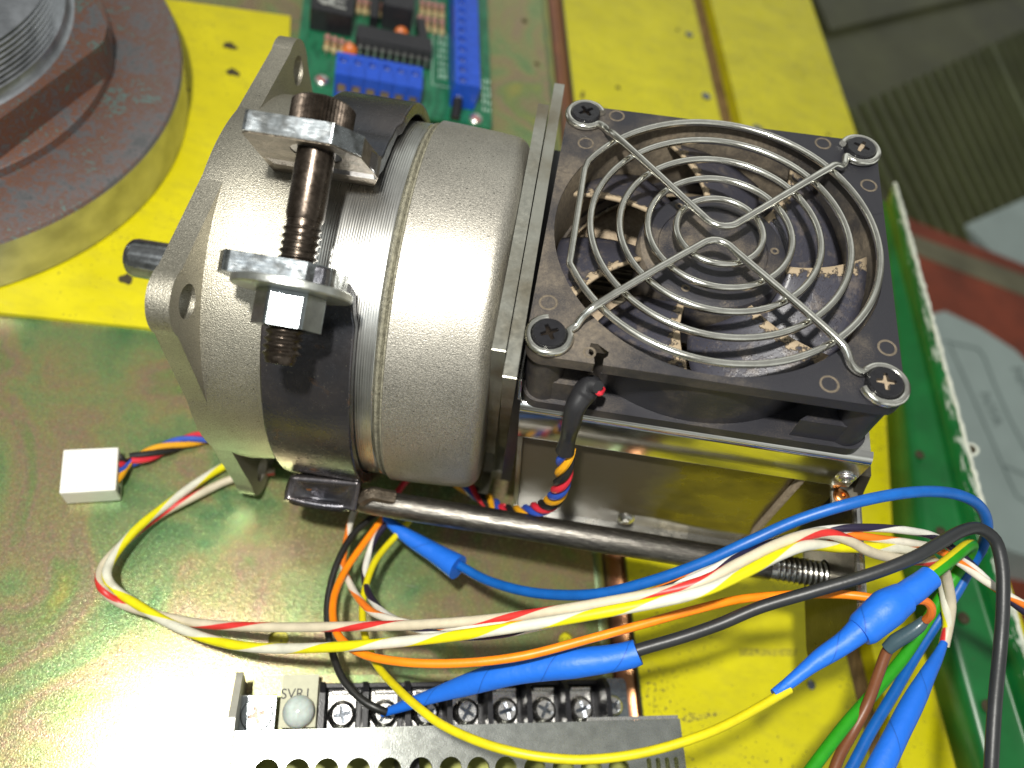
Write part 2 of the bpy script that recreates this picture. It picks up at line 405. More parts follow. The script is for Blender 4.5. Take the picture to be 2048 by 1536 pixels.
# ------------------------------------------------------------------ mesh helpers
def V(a): return Vector(a)
class MB:
    def __init__(s):
        s.v = []; s.f = []; s.uv = []; s.sm = []; s.mi = []
    def add(s, vs, fs, smooth=False, uvs=None, mi=0):
        k = len(s.v)
        s.v += [V(p) for p in vs]
        for i, f_ in enumerate(fs):
            s.f.append([q + k for q in f_])
            s.uv.append(uvs[i] if uvs else None)
            s.sm.append(smooth)
            s.mi.append(mi)
        return s
    def box(s, c, size, M=None, mi=0):
        M = M or Matrix.Identity(4)
        c = V(c); hx, hy, hz = [q / 2 for q in size]
        vs = [M @ (c + V((x * hx, y * hy, z * hz))) for x in (-1, 1) for y in (-1, 1) for z in (-1, 1)]
        return s.add(vs, [(0, 1, 3, 2), (4, 6, 7, 5), (0, 4, 5, 1), (2, 3, 7, 6), (0, 2, 6, 4), (1, 5, 7, 3)], mi=mi)
    def prism(s, poly, z0, z1, M=None, holes=(), mi=0, smooth_holes=True):
        # poly in the local xy plane, extruded z0 -> z1
        M = M or Matrix.Identity(4)
        def area2(p): return sum(p[i][0] * p[(i + 1) % len(p)][1] - p[(i + 1) % len(p)][0] * p[i][1] for i in range(len(p)))
        poly = list(poly)
        if area2(poly) < 0: poly.reverse()
        hs = []
        for h in holes:
            h = list(h)
            if area2(h) > 0: h.reverse()
            hs.append(h)
        loops = [poly] + hs
        flat = [p for l in loops for p in l]
        tris = tessellate_polygon([[V((p[0], p[1], 0)) for p in l] for l in loops])
        n = len(flat)
        vs = [M @ V((p[0], p[1], z1)) for p in flat] + [M @ V((p[0], p[1], z0)) for p in flat]
        fs = []
        for t in tris:
            a, b, c = t
            ar = (flat[b][0] - flat[a][0]) * (flat[c][1] - flat[a][1]) - (flat[c][0] - flat[a][0]) * (flat[b][1] - flat[a][1])
            if abs(ar) < 1e-9: continue
            if ar < 0: a, b, c = a, c, b
            fs.append((a, b, c)); fs.append((c + n, b + n, a + n))
        s.add(vs, fs, mi=mi)
        k = 0
        for li, l in enumerate(loops):
            m = len(l)
            side = [M @ V((p[0], p[1], z1)) for p in l] + [M @ V((p[0], p[1], z0)) for p in l]
            sf = [((i + 1) % m, i, i + m, (i + 1) % m + m) for i in range(m)]
            s.add(side, sf, smooth=(li > 0 and smooth_holes) or m > 20, mi=mi)
        return s
    def revolve(s, prof, M=None, seg=48, a0=0.0, a1=2 * PI, mi=0, smooth=True, squash=None):
        # prof: list of (x along axis, r); axis = local X of M
        M = M or Matrix.Identity(4)
        full = abs(a1 - a0 - 2 * PI) < 1e-6
        n = seg if full else seg + 1
        vs = []
        for (x, r) in prof:
            for i in range(n):
                a = a0 + (a1 - a0) * i / seg
                vs.append(M @ V((x, -r * math.sin(a), r * math.cos(a))))
        fs = []
        for j in range(len(prof) - 1):
            for i in range(seg):
                i2 = (i + 1) % n if full else i + 1
                fs.append((j * n + i, (j + 1) * n + i, (j + 1) * n + i2, j * n + i2))
        return s.add(vs, fs, smooth=smooth, mi=mi)
    def build(s, name, mat, parent=None, root=None, bevel=0.0, angle=35, seg=2):
        me = bpy.data.meshes.new(name)
        M = (root or ROOT.get(parent.name if parent else None) or Matrix.Identity(4)).inverted()
        me.from_pydata([(M @ p) * S for p in s.v], [], s.f)
        if any(u is not None for u in s.uv):
            ul = me.uv_layers.new(name='UVMap')
            li = 0
            for f_, u in zip(s.f, s.uv):
                for j in range(len(f_)):
                    if u is not None: ul.data[li].uv = u[j]
                    li += 1
        me.polygons.foreach_set('use_smooth', s.sm)
        for m_ in (mat if isinstance(mat, (list, tuple)) else [mat]): me.materials.append(MT[m_])
        me.polygons.foreach_set('material_index', s.mi)
        me.update()
        if any(s.sm): me.set_sharp_from_angle(angle=math.radians(angle))
        o = bpy.data.objects.new(name, me)
        col.objects.link(o)
        if parent is not None:
            o.parent = parent
            ROOT[o.name] = ROOT[parent.name]
        else:
            R_ = root or Matrix.Identity(4)
            m2 = R_.copy(); m2.translation = R_.translation * S
            o.matrix_world = m2
            ROOT[o.name] = R_
        if bevel:
            b = o.modifiers.new('edge', 'BEVEL')
            b.width = bevel * S; b.segments = seg; b.limit_method = 'ANGLE'; b.angle_limit = math.radians(40)
            b.harden_normals = False
        return o
ROOT = {None: Matrix.Identity(4)}

def thing(name, label, cat, M=None, loc=None, group=None):
    o = bpy.data.objects.new(name, None)
    col.objects.link(o)
    M = M or Matrix.Translation(V(loc))
    ROOT[o.name] = M
    m2 = M.copy(); m2.translation = M.translation * S
    o.matrix_world = m2
    o.empty_display_size = 5 * S
    return tag(o, label, cat, group)
def tag(o, label=None, cat=None, group=None, kind=None):
    if label: o['label'] = label
    if cat: o['category'] = cat
    if group: o['group'] = group
    if kind: o['kind'] = kind
    return o
def dup_part(src, parent, M=None):
    # copy of a part placed by a matrix in units u relative to the thing's root
    o = src.copy()
    col.objects.link(o)
    o.parent = parent
    ROOT[o.name] = ROOT[parent.name]
    if M is not None:
        m2 = M.copy(); m2.translation = M.translation * S
        o.matrix_local = m2
    return o

def circ(cx, cy, r, n=32, a0=0.0):
    return [(cx + r * math.cos(a0 + 2 * PI * i / n), cy + r * math.sin(a0 + 2 * PI * i / n)) for i in range(n)]
def rrect(x0, y0, x1, y1, r, n=6):
    out = []
    for cx, cy, a in ((x1 - r, y1 - r, 0), (x0 + r, y1 - r, PI / 2), (x0 + r, y0 + r, PI), (x1 - r, y0 + r, 1.5 * PI)):
        for i in range(n + 1):
            t = a + PI / 2 * i / n
            out.append((cx + r * math.cos(t), cy + r * math.sin(t)))
    return out
def frameM(o, X, Y=None, Z=None):
    X = V(X).normalized()
    if Y is not None:
        Y = V(Y); Y = (Y - X * X.dot(Y)).normalized(); Z = X.cross(Y)
    else:
        Z = V(Z); Z = (Z - X * X.dot(Z)).normalized(); Y = Z.cross(X)
    m = Matrix.Identity(4)
    for i in range(3):
        m[i][0] = X[i]; m[i][1] = Y[i]; m[i][2] = Z[i]; m[i][3] = o[i]
    return m
def spline(pts, step=1.2, vals=None):
    P_ = [V(p) for p in pts]
    n = len(P_)
    out = []; ov = []
    for i in range(n - 1):
        p0 = P_[i - 1] if i > 0 else P_[0] * 2 - P_[1]
        p3 = P_[i + 2] if i + 2 < n else P_[n - 1] * 2 - P_[n - 2]
        p1, p2 = P_[i], P_[i + 1]
        d1 = max((p1 - p0).length, 1e-4) ** 0.5; d2 = max((p2 - p1).length, 1e-4) ** 0.5; d3 = max((p3 - p2).length, 1e-4) ** 0.5
        m1 = (p2 - p1 + ((p1 - p0) / d1 - (p2 - p0) / (d1 + d2)) * d2)
        m2 = (p2 - p1 + ((p3 - p2) / d3 - (p3 - p1) / (d2 + d3)) * d2)
        k = max(2, int((p2 - p1).length / step))
        for j in range(k):
            t = j / k
            h = (2 * t ** 3 - 3 * t * t + 1) * p1 + (t ** 3 - 2 * t * t + t) * m1 + (-2 * t ** 3 + 3 * t * t) * p2 + (t ** 3 - t * t) * m2
            out.append(h)
            if vals: ov.append(vals[i] * (1 - t) + vals[i + 1] * t)
    out.append(P_[-1])
    if vals: ov.append(vals[-1]); return out, ov
    return out
def frames(path):
    T = []
    for i in range(len(path)):
        a = path[max(i - 1, 0)]; b = path[min(i + 1, len(path) - 1)]
        T.append((b - a).normalized())
    N = T[0].orthogonal().normalized()
    # start with the side that looks up, so stripes are steady
    up = V((0, 0, 1)); up = up - T[0] * up.dot(T[0])
    if up.length > 0.1: N = up.normalized()
    Ns = [N]
    for i in range(1, len(T)):
        N = Ns[-1] - T[i] * Ns[-1].dot(T[i])
        Ns.append(N.normalized())
    return T, Ns
def tube(mb, path, r, seg=12, cap=True, mi=0, closed=False):
    path = [V(p) for p in path]
    rs_ = r if isinstance(r, (list, tuple)) else [r] * len(path)
    if closed:
        T = [(path[(i + 1) % len(path)] - path[i - 1]).normalized() for i in range(len(path))]
        N = T[0].orthogonal().normalized(); up = V((0, 0, 1)); up = up - T[0] * up.dot(T[0])
        if up.length > 0.1: N = up.normalized()
        Ns = [N]
        for i in range(1, len(T)):
            N = Ns[-1] - T[i] * Ns[-1].dot(T[i]); Ns.append(N.normalized())
    else:
        T, Ns = frames(path)
    vs = []; L = [0.0]
    for i in range(1, len(path)): L.append(L[-1] + (path[i] - path[i - 1]).length)
    for i, p in enumerate(path):
        B = T[i].cross(Ns[i])
        for k in range(seg):
            a = 2 * PI * k / seg
            vs.append(p + (Ns[i] * math.cos(a) + B * math.sin(a)) * rs_[i])
    fs = []; uvs = []
    n = len(path)
    for i in range(n if closed else n - 1):
        i2 = (i + 1) % n
        for k in range(seg):
            k2 = (k + 1) % seg
            fs.append((i * seg + k, i * seg + k2, i2 * seg + k2, i2 * seg + k))
            l0 = L[i]; l1 = L[i + 1] if i + 1 < n else L[i] + 1
            uvs.append(((l0, k / seg), (l0, (k + 1) / seg), (l1, (k + 1) / seg), (l1, k / seg)))
    mb.add(vs, fs, True, uvs, mi)
    if cap and not closed:
        mb.add(vs[:seg], [tuple(reversed(range(seg)))], False, None, mi)
        mb.add(vs[-seg:], [tuple(range(seg))], False, None, mi)
    return mb
def wire(name, label, pts, r, mat, cat='wire', group=None, seg=12, step=1.3):
    mb = MB(); tube(mb, spline(pts, step), r, seg)
    c = V(pts[len(pts) // 2])
    o = mb.build(name, mat, root=Matrix.Translation(c))
    return tag(o, label, cat, group)
def text_mesh(name, body, size, M, mat, parent, depth=0.05):
    cu = bpy.data.curves.new(name, 'FONT')
    cu.body = body; cu.size = size; cu.extrude = depth; cu.align_x = 'CENTER'; cu.align_y = 'CENTER'
    to = bpy.data.objects.new(name, cu)
    col.objects.link(to)
    dg = bpy.context.evaluated_depsgraph_get()
    me = bpy.data.meshes.new_from_object(to.evaluated_get(dg))
    vs = [M @ v.co for v in me.vertices]; fs = [tuple(p.vertices) for p in me.polygons]
    bpy.data.objects.remove(to); bpy.data.meshes.remove(me)
    mb = MB(); mb.add(vs, fs)
    return mb.build(name, mat, parent)
def cross_poly(r, w, n=1):
    return [(w, w), (r, w * 0.75), (r, -w * 0.75), (w, -w), (w * 0.75, -r), (-w * 0.75, -r), (-w, -w), (-r, -w * 0.75), (-r, w * 0.75), (-w, w), (-w * 0.75, r), (w * 0.75, r)]

# base directions of the bench (it sits turned against the motor)
BA = math.radians(12.0)
BX = V((math.cos(BA), math.sin(BA), 0)); BY = V((-math.sin(BA), math.cos(BA), 0))
def BM(o): return frameM(V(o), BX, Y=BY)
# ================================================================== SETTING
ZB = -101.0   # yellow boards
ZP = -97.0    # chromated plate
mb = MB(); mb.add([(-900, -700, -430), (1600, -700, -430), (1600, 1900, -430), (-900, 1900, -430)], [(0, 1, 2, 3)])
tag(mb.build('floor', 'floor_concrete'), kind='structure')

def slab(name, label, cat, poly, z0, z1, mat, bevel=0.3, holes=()):
    cx = sum(p[0] for p in poly) / len(poly); cy = sum(p[1] for p in poly) / len(poly)
    M = Matrix.Translation((cx, cy, z1))
    mb = MB(); mb.prism([(p[0], p[1]) for p in poly], z0, z1, holes=holes)
    return tag(mb.build(name, mat, root=M, bevel=bevel), label, cat)
L0 = (78.38, 343.42, -101.00); L1 = (163.18, -54.11, -101.00); R0 = (89.55, 349.90, -101.00); R1 = (175.05, -52.04, -101.00)
def ext(a, b, e):
    a = V(a); b = V(b); d_ = (b - a).normalized(); return a - d_ * e, b + d_ * e
La, Lb = ext(L0, L1, 40); Ra, Rb = ext(R0, R1, 40)
board = slab('yellow_board', 'wide yellow painted board under the metal plate and power supply', 'board', [La, (-330, La.y - 70, 0), (-330, Lb.y - 70, 0), Lb], -108, ZB, 'yellow_paint')
E0 = (158.44, 389.89, -101.00); E1 = (184.35, 267.21, -101.00)
Ea, Eb = ext(E0, E1, 40); Eb = V(E1) + (V(E1) - V(E0)) * 3.1
board2 = slab('yellow_board', 'narrow yellow painted board between the wooden strip and the green angle', 'board', [Ra, Rb, (Eb.x + 4, Rb.y, 0), Eb, Ea], -108, ZB, 'yellow_paint')
mb = MB()
nl = 24
La2, Lb2, Ra2, Rb2 = [q + V((0, 0, 0)) for q in (La, Lb, Ra, Rb)]
mb.prism([(La.x - 2, La.y), (Lb.x - 2, Lb.y), (Rb.x + 2, Rb.y), (Ra.x + 2, Ra.y)], -118, -108.2)
tag(mb.build('wooden_batten', 'wood', root=Matrix.Translation(((La.x + Rb.x) / 2, (La.y + Rb.y) / 2, -113))), 'brown wooden strip showing in the gap between the two yellow boards', 'wooden strip')

# screws sunk in the boards
def small_screw(name, label, pos, r, mat, cat='screw', slot=True, group=None, parent=None, h=0.6, dome=0.25, ang=0.5):
    M = frameM(V(pos), (math.cos(ang), math.sin(ang), 0), Y=(-math.sin(ang), math.cos(ang), 0))
    mb = MB()
    prof = [(0, r), (h * 0.6, r), (h * 0.85, r * 0.9), (h, r * 0.75)]
    R2 = M @ frameM((0, 0, 0), (0, 0, 1), Y=(0, 1, 0))
    mb.revolve(prof, R2, 24)
    mb.prism(circ(0, 0, r * 0.75, 24), h * 0.5, h, M, [[(-r * 0.62, -r * 0.11), (r * 0.62, -r * 0.11), (r * 0.62, r * 0.11), (-r * 0.62, r * 0.11)]] if slot else [], smooth_holes=False)
    mb.prism(circ(0, 0, r * 0.7, 16), 0, h * 0.55, M)
    if parent is not None:
        return mb.build(name, mat, parent)
    return tag(mb.build(name, mat, root=M), label, cat, group)
small_screw('wood_screw', 'grey countersunk screw in the yellow board just above the fan guard', (120.39, 250.44, -101.00), 2.9, 'dark_polished_steel', ang=1.9)
small_screw('wood_screw', 'worn slotted screw on the yellow board beside the dark gap', (89.59, 261.88, -101.00), 2.7, 'dark_polished_steel', ang=1.2)
small_screw('wood_screw', 'small dark screw near the top edge beside the dark gap', (77.37, 309.18, -101.00), 2.3, 'dark_polished_steel', ang=0.4)
small_screw('wood_screw', 'small grey screw in the yellow board next to the tip of blue tape', (140.42, -31.36, -101.00), 1.6, 'dark_polished_steel', ang=0.9)
def stain(name, label, pts, mat='ink'):
    c = V((sum(p[0] for p in pts) / len(pts), sum(p[1] for p in pts) / len(pts), pts[0][2]))
    mb = MB(); mb.add([V(p) + V((0, 0, 0.06)) for p in pts], [tuple(range(len(pts)))])
    return tag(mb.build(name, mat, root=Matrix.Translation(c)), label, 'hole')
def dot(name, label, pos, rx, ry, mat='ink', z=0.06, n=14):
    p = V(pos); pts = []
    for i in range(n):
        a = 2 * PI * i / n; k = 1 + 0.16 * math.sin(3 * a + p.x) + 0.1 * math.sin(5 * a + p.y)
        pts.append(p + V((rx * k * math.cos(a), ry * k * math.sin(a), z)))
    mb = MB(); mb.add([q for q in pts], [tuple(range(n))])
    return mb, Matrix.Translation(p)
plain('hole_dark', (0.05, 0.04, 0.02), 0.9, 0, 0.3, 0.8)
def holes_on(parent, lst, mat='hole_dark'):
    for pos, rx, ry in lst:
        mb, M = dot('hole', '', pos, rx, ry)
        mb.build('hole', mat, parent)
holes_on(board, [((40.12, 244.52, -101.00), 1.3, 1.4), ((35.00, 224.49, -101.00), 1.4, 1.2), ((70.20, 309.87, -101.00), 1.0, 1.2), ((22.24, 229.71, -101.00), 0.9, 3.0)])
holes_on(board2, [((164.02, 266.00, -101.00), 1.3, 1.2), ((150.39, 309.76, -101.00), 0.6, 0.6)])
# soot smudges beside the power supply, worn print rectangle
g = G('soot')
a = g.noise(0.8, 6, 0.75)
k = g.ramp(a, [(0.50, 0.0), (0.56, 1.0)])
MT['soot'] = g.done(g.mix(k, (0.60, 0.54, 0.01), (0.10, 0.085, 0.03)), 0.6)
g = G('print_smudge')
a = g.noise(0.7, 6, 0.75)
k = g.ramp(a, [(0.46, 0.15), (0.62, 0.85)])
MT['print_smudge'] = g.done(g.mix(k, (0.60, 0.54, 0.01), (0.16, 0.14, 0.03)), 0.6)
mb = MB(); mb.add([V(p) + V((0, 0, 0.08)) for p in ((90.79, -51.85, -101.00), (93.94, -49.54, -101.00), (98.31, -49.02, -101.00), (105.26, -46.75, -101.00), (104.92, -48.08, -101.00), (97.66, -51.02, -101.00), (93.01, -52.82, -101.00))], [tuple(range(7))])
mb.build('soot_mark', 'soot', board)
mb = MB(); mb.add([V(p) + V((0, 0, 0.08)) for p in ((112.12, -24.50, -101.00), (135.23, -19.97, -101.00), (134.75, -22.53, -101.00), (112.15, -27.24, -101.00))], [(0, 1, 2, 3)])
mb.build('worn_print', 'print_smudge', board)

# chromated plate with folded edge: cross-section run along its right edge
zr0 = V((1.65, 292.88, -97.00)); zr1 = V((75.74, -53.93, -97.00))
ed = (zr1 - zr0).normalized(); zr0 = zr0 - ed * 40; zr1 = zr1 + ed * 30
inn = V((-ed.y, ed.x, 0)); inn = inn if inn.x < 0 else -inn        # points left, into the plate
prof = [(0.0, 1.2), (-0.0, -3.2), (1.6, -3.2), (1.8, -0.8), (4.6, -2.8), (7.4, -2.8), (9.6, -0.2), (11.5, 0.4), (13.5, 0.0), (16, 0.0)]
prof = [(0.0, -3.6), (0.0, 0.9), (0.9, 0.9), (1.1, -1.6), (3.0, -2.6), (6.6, -2.6), (8.4, -1.0), (9.2, 0.5), (10.4, 0.6), (12.2, 0.0)]
mb = MB()
vs = []
for e in (zr0, zr1):
    for (a, b) in prof: vs.append(e + inn * a + V((0, 0, b)))
n = len(prof)
edge_vs = list(vs); edge_fs = [(i, i + 1, n + i + 1, n + i) for i in range(n - 1)]
a0 = zr0 + inn * 12.2; a1 = zr1 + inn * 12.2
fl = [(a0.x, a0.y), (a1.x, a1.y), (-330, a1.y - 50), (-330, a0.y - 50)]
plate_holes = [(-41.84, -54.99, -97.00), (47.30, -36.23, -97.00), (-15.44, 264.63, -97.00), (-4.18, 235.48, -97.00)]
hr = [2.9, 2.7, 1.6, 1.4]
mb.prism(fl, -99, -97, holes=[circ(p[0], p[1], r_, 24) for p, r_ in zip(plate_holes, hr)])
plateM = Matrix.Translation((-60, 60, -99))
plate = tag(mb.build('mounting_plate', 'zinc_chromate', root=plateM), 'large iridescent zinc plated metal plate with folded right edge under the motor', 'metal plate')
g = G('folded_rainbow')
xe, ye, ze = g.sep(g.uv)
c = g.ramp(g.m('ADD', ye, g.m('MULTIPLY', g.m('SUBTRACT', g.noise(0.05, 3), 0.5), 0.35)), [(0.0, (0.22, 0.27, 0.13)), (0.16, (0.10, 0.12, 0.07)), (0.34, (0.40, 0.20, 0.09)), (0.5, (0.30, 0.13, 0.08)), (0.62, (0.14, 0.13, 0.08)), (0.76, (0.42, 0.40, 0.12)), (1.0, (0.18, 0.25, 0.14))])
MT['folded_rainbow'] = g.done(c, 0.28, 0.85, g.bump(g.noise(2.2, 2), 0.05))
mb = MB(); mb.add(edge_vs, edge_fs, True, [((0, i / (n - 1)), (0, (i + 1) / (n - 1)), (1, (i + 1) / (n - 1)), (1, i / (n - 1))) for i in range(n - 1)])
mb.build('folded_edge', 'folded_rainbow', plate)

# yellow sheet lying on the plate, top left
ys = [(-166.65, 22.66, -95.00), (-158.33, 24.59, -95.00), (-110.90, 34.46, -95.00), (-88.41, 104.61, -95.00), (-119.38, 207.30, -95.00), (-165.90, 193.35, -95.00), (-196.11, 189.56, -95.00)]
ys = [(-180.17, 19.48, -95.00), (-158.33, 24.59, -95.00), (-95.04, 37.56, -95.00), (-73.48, 46.68, -95.00), (-119.38, 207.30, -95.00), (-165.67, 192.74, -95.00), (-293.63, 154.34, -95.00)]
sheet = slab('yellow_sheet', 'thin yellow painted metal sheet with small holes beneath the rusty flange', 'metal sheet', ys, -96.9, -95, 'yellow_sheet_paint', 0.2,)
holes_on(sheet, [((-136.06, 176.23, -94.90), 3.0, 2.0), ((-129.74, 161.61, -94.90), 2.9, 2.0), ((-128.41, 49.69, -94.90), 2.3, 2.2), ((-142.38, 143.93, -94.90), 1.0, 1.1)])

# ================================================================== rusty flange, top left
FC = (-228.9, 102.4)
FM = frameM((FC[0], FC[1], -95), (0, 0, 1), Y=(0, 1, 0))
fl = thing('pipe_flange', 'large rusty steel disc with a threaded hex collar at the upper left corner', 'flange', M=Matrix.Translation((FC[0], FC[1], -95)))
mb = MB(); mb.revolve([(0, 94.5), (1, 96.1), (20.6, 96.1)], FM, 160); mb.build('rim', 'rim_steel', fl)
mb = MB(); mb.revolve([(20.6, 96.1), (21.7, 95.3), (21.9, 94), (21.9, 73), (21.4, 72.8)], FM, 160); mb.build('face', 'rust_patina', fl)
mb = MB(); mb.revolve([(21.4, 72.9), (24.6, 72.3), (24.9, 71.6), (24.9, 45)], FM, 160); mb.build('raised_ring', 'rust_patina', fl)
hx = []
for i in range(6):
    for j in range(20):
        b_ = 3.0 * j - 30.0; a = math.radians(14.5 + 30 + 60 * i + b_); r_ = min(66.0 / math.cos(math.radians(b_)), 73.4); hx.append((r_ * math.cos(a), r_ * math.sin(a)))
mb = MB(); mb.prism(hx, 22.9, 38, Matrix.Translation((FC[0], FC[1], -95))); mb.build('hex_collar', 'rust_patina', fl, bevel=1.6, seg=3)
prof = [(37.8, 63.5), (38.2, 62.3), (39.3, 61.3), (41.5, 60.8)]
x = 41.5
while x < 55:
    prof += [(x, 60.9), (x + 0.95, 59.3), (x + 1.9, 60.9)]; x += 1.9
prof += [(x, 60), (x + 1.2, 58), (x + 1.2, 49.0), (x - 1, 48), (30, 48)]
mb = MB(); mb.revolve(prof, FM, 140); mb.build('threaded_neck', 'neck_steel', fl)
# radial tapped hole in the rim, seen edge on
hc = V((-134.54, 116.59, -86.00)); hdir = (hc - V((FC[0], FC[1], -86))); hdir.z = 0; hdir.normalize()
ha_ = math.radians(31)
hdir = V((math.cos(ha_), math.sin(ha_), 0))
hp = V((FC[0], FC[1], -84.5)) + hdir * 95.75
mb = MB(); mb.revolve([(0.42, 6.6), (0.5, 5.8), (0.1, 5.6), (0.1, 0)], frameM(hp, hdir, Z=(0, 0, 1)), 28); mb.build('side_hole', 'dark_polished_steel', fl)

# ================================================================== green angle
def run_profile(mb, secA, secB, thick=1.6, nseg=1, mi=0):
    pass
A = [(182.80, 218.44, -97.00), (177.23, 205.01, -84.00), (175.61, 188.35, -80.00), (171.65, 197.74, -66.00)]
gA = [V((189.10, 224.71, -99.00)), V((180.01, 209.04, -86.00)), V((180.09, 202.80, -81.00)), V((173.56, 200.80, -68.00))]
gM = [V((179.79, 31.98, -99.00)), V((182.88, 28.93, -86.00)), V((196.22, 30.79, -81.00)), V((195.98, 24.97, -68.00))]
gB = [V((198.76, -58.00, -99.00)), V((198.07, -57.97, -86.00)), V((212.16, -49.64, -81.00)), V((208.76, -56.01, -68.00))]
rows = []
NR = 46
for i in range(NR + 1):
    t = i / NR
    row = []
    for k in range(4):
        if t < 0.55: q = gA[k].lerp(gM[k], t / 0.55)
        else: q = gM[k].lerp(gB[k], (t - 0.55) / 0.45)
        row.append(q)
    # rounded corners
    pts = []
    pts.append(row[0])
    for k in (1, 2):
        p0, p1, p2 = row[k - 1], row[k], row[k + 1]
        a = p1 + (p0 - p1).normalized() * 2.6; b = p1 + (p2 - p1).normalized() * 2.6
        for j in range(5):
            s_ = j / 4
            pts.append(a * (1 - s_) ** 2 + p1 * 2 * s_ * (1 - s_) + b * s_ * s_)
    pts.append(row[3])
    rows.append(pts)
mb = MB(); vs = [p for r_ in rows for p in r_]; m_ = len(rows[0])
mb.add(vs, [(i * m_ + k, i * m_ + k + 1, (i + 1) * m_ + k + 1, (i + 1) * m_ + k) for i in range(NR) for k in range(m_ - 1)], True)
GM = frameM(gM[2], (gB[2] - gA[2]).normalized().cross(V((0, 0, 1))) , Z=(0, 0, 1))
ga = thing('steel_angle', 'green painted steel angle with scratched white outer edge on the right', 'steel angle', M=GM)
body = mb.build('angle_profile', 'green_paint', ga, angle=60)
so = body.modifiers.new('thickness', 'SOLIDIFY'); so.thickness = 1.7 * S; so.offset = 0
# chipped lip along the outer edge
mb = MB()
lp = []
random.seed(3)
for i in range(NR * 3 + 1):
    t = i / (NR * 3)
    q = gA[3].lerp(gM[3], t / 0.55) if t < 0.55 else gM[3].lerp(gB[3], (t - 0.55) / 0.45)
    lp.append(q + V((random.uniform(-.25, .3), 0, random.uniform(-.1, .2))))
tube(mb, lp, [0.8 + random.uniform(-.2, .25) for _ in lp], 8)
mb.build('worn_edge', 'chipped_white', ga)
for px in (((182.07, 64.22, -84.20), 1.7), ((187.22, 32.28, -84.00), 1.9), ((191.98, 0.09, -83.80), 2.1), ((196.94, -29.33, -83.80), 2.2), ((178.53, 96.75, -84.20), 1.4)):
    mb = MB(); mb.revolve([(1.6, px[1] + 0.15), (1.7, px[1] - 0.2), (1.1, px[1] - 0.35), (0.9, 0.0)], frameM(V(px[0]), (-0.12, 0, 1), Y=(0, 1, 0)), 20); mb.build('bolt_hole', 'hole_dark', ga)
mb = MB(); mb.revolve([(1.8, 3.1), (2.2, 2.7), (2.1, 2.0), (1.0, 1.9)], frameM(V((196.89, 65.75, -73.00)), (-0.5, 0, 0.86), Y=(0, 1, 0)), 20); mb.build('chipped_ring', 'chipped_white', ga)
mb = MB(); mb.revolve([(1.9, 1.9), (1.85, 0.0)], frameM(V((196.89, 65.75, -73.00)), (-0.5, 0, 0.86), Y=(0, 1, 0)), 20); mb.build('bolt_hole', 'hole_dark', ga)

# ================================================================== things on the floor, upper right (far out of focus)
def bgslab(name, label, cat, pts, depth, mat, bevel=2):
    zt = pts[0][2]
    return slab(name, label, cat, pts, zt - depth, zt, mat, bevel)
cr = thing('ribbed_crate', 'blurred olive ribbed plastic crate on the floor at the upper right', 'crate', loc=(300, 420, -430))
mb = MB(); mb.prism([(p[0], p[1]) for p in ((248.41, 1087.60, -330.00), (1329.62, 1963.56, -330.00), (782.25, 667.85, -330.00), (574.52, 530.76, -330.00), (457.36, 439.13, -330.00), (329.43, 544.26, -330.00), (287.58, 748.93, -330.00))], -428, -330); mb.build('crate_body', 'crate_olive', cr, bevel=6)
for i in range(22):
    t = i / 21
    top = V((370.90, 651.58, -328.00)).lerp(V((707.32, 1000.85, -328.00)), t)
    bot = V((438.90, 462.86, -328.00)).lerp(V((748.88, 685.27, -328.00)), t)
    mb = MB(); dd = (bot - top).normalized()
    mb.box((0, 0, 0), ((bot - top).length, 3.2 + (4 if i == 14 else 0), 6), frameM((top + bot) / 2, dd, Z=(0, 0, 1))); mb.build('rib', 'crate_rib', cr, bevel=1.5)
mb = MB(); mb.prism([(p[0], p[1]) for p in ((348.67, 771.50, -322.00), (583.33, 978.97, -322.00), (1117.58, 1411.08, -322.00), (1306.91, 1929.19, -322.00), (243.66, 1122.85, -322.00))], -330, -322); mb.build('crate_rim', 'crate_olive', cr, bevel=3)
mb = MB(); mb.prism([(p[0], p[1]) for p in ((492.08, 519.55, -322.00), (711.79, 705.81, -322.00), (729.93, 534.29, -322.00), (548.29, 466.96, -322.00))], -330, -322); mb.build('corner_panel', 'lid_grey', cr, bevel=3)
bm_ = thing('red_beam', 'blurred orange red painted beam with a grey stripe beyond the green angle', 'beam', loc=(250, 120, -430))
mb = MB(); mb.prism([(p[0], p[1]) for p in ((357.16, 491.19, -310.00), (418.27, 484.84, -310.00), (633.19, 469.95, -310.00), (579.80, 277.24, -310.00), (344.72, 337.68, -310.00))], -420, -310); mb.build('beam_body', 'beam_red', bm_, bevel=3)
mb = MB(); mb.prism([(p[0], p[1]) for p in ((393.13, 465.58, -309.40), (426.37, 463.87, -309.40), (629.36, 458.51, -309.40), (620.73, 427.37, -309.40), (423.09, 438.98, -309.40), (390.94, 445.42, -309.40))], -310, -309.4); mb.build('grey_stripe', 'beam_grey', bm_)
ld = thing('grey_lid', 'pale grey rounded lid with thin dark outlines beyond the green angle', 'lid', loc=(200, 0, -430))
lpts = [(368.29, 332.80, -290.00), (416.70, 359.54, -290.00), (451.62, 353.61, -290.00), (485.35, 340.72, -290.00), (515.66, 313.85, -290.00), (581.01, 269.04, -290.00), (545.80, 151.19, -290.00), (453.00, 144.56, -290.00), (415.16, 146.88, -290.00), (335.88, 198.92, -290.00)]
mb = MB(); mb.prism([(p[0], p[1]) for p in lpts], -420, -290); mb.build('lid_top', 'lid_grey', ld, bevel=2)
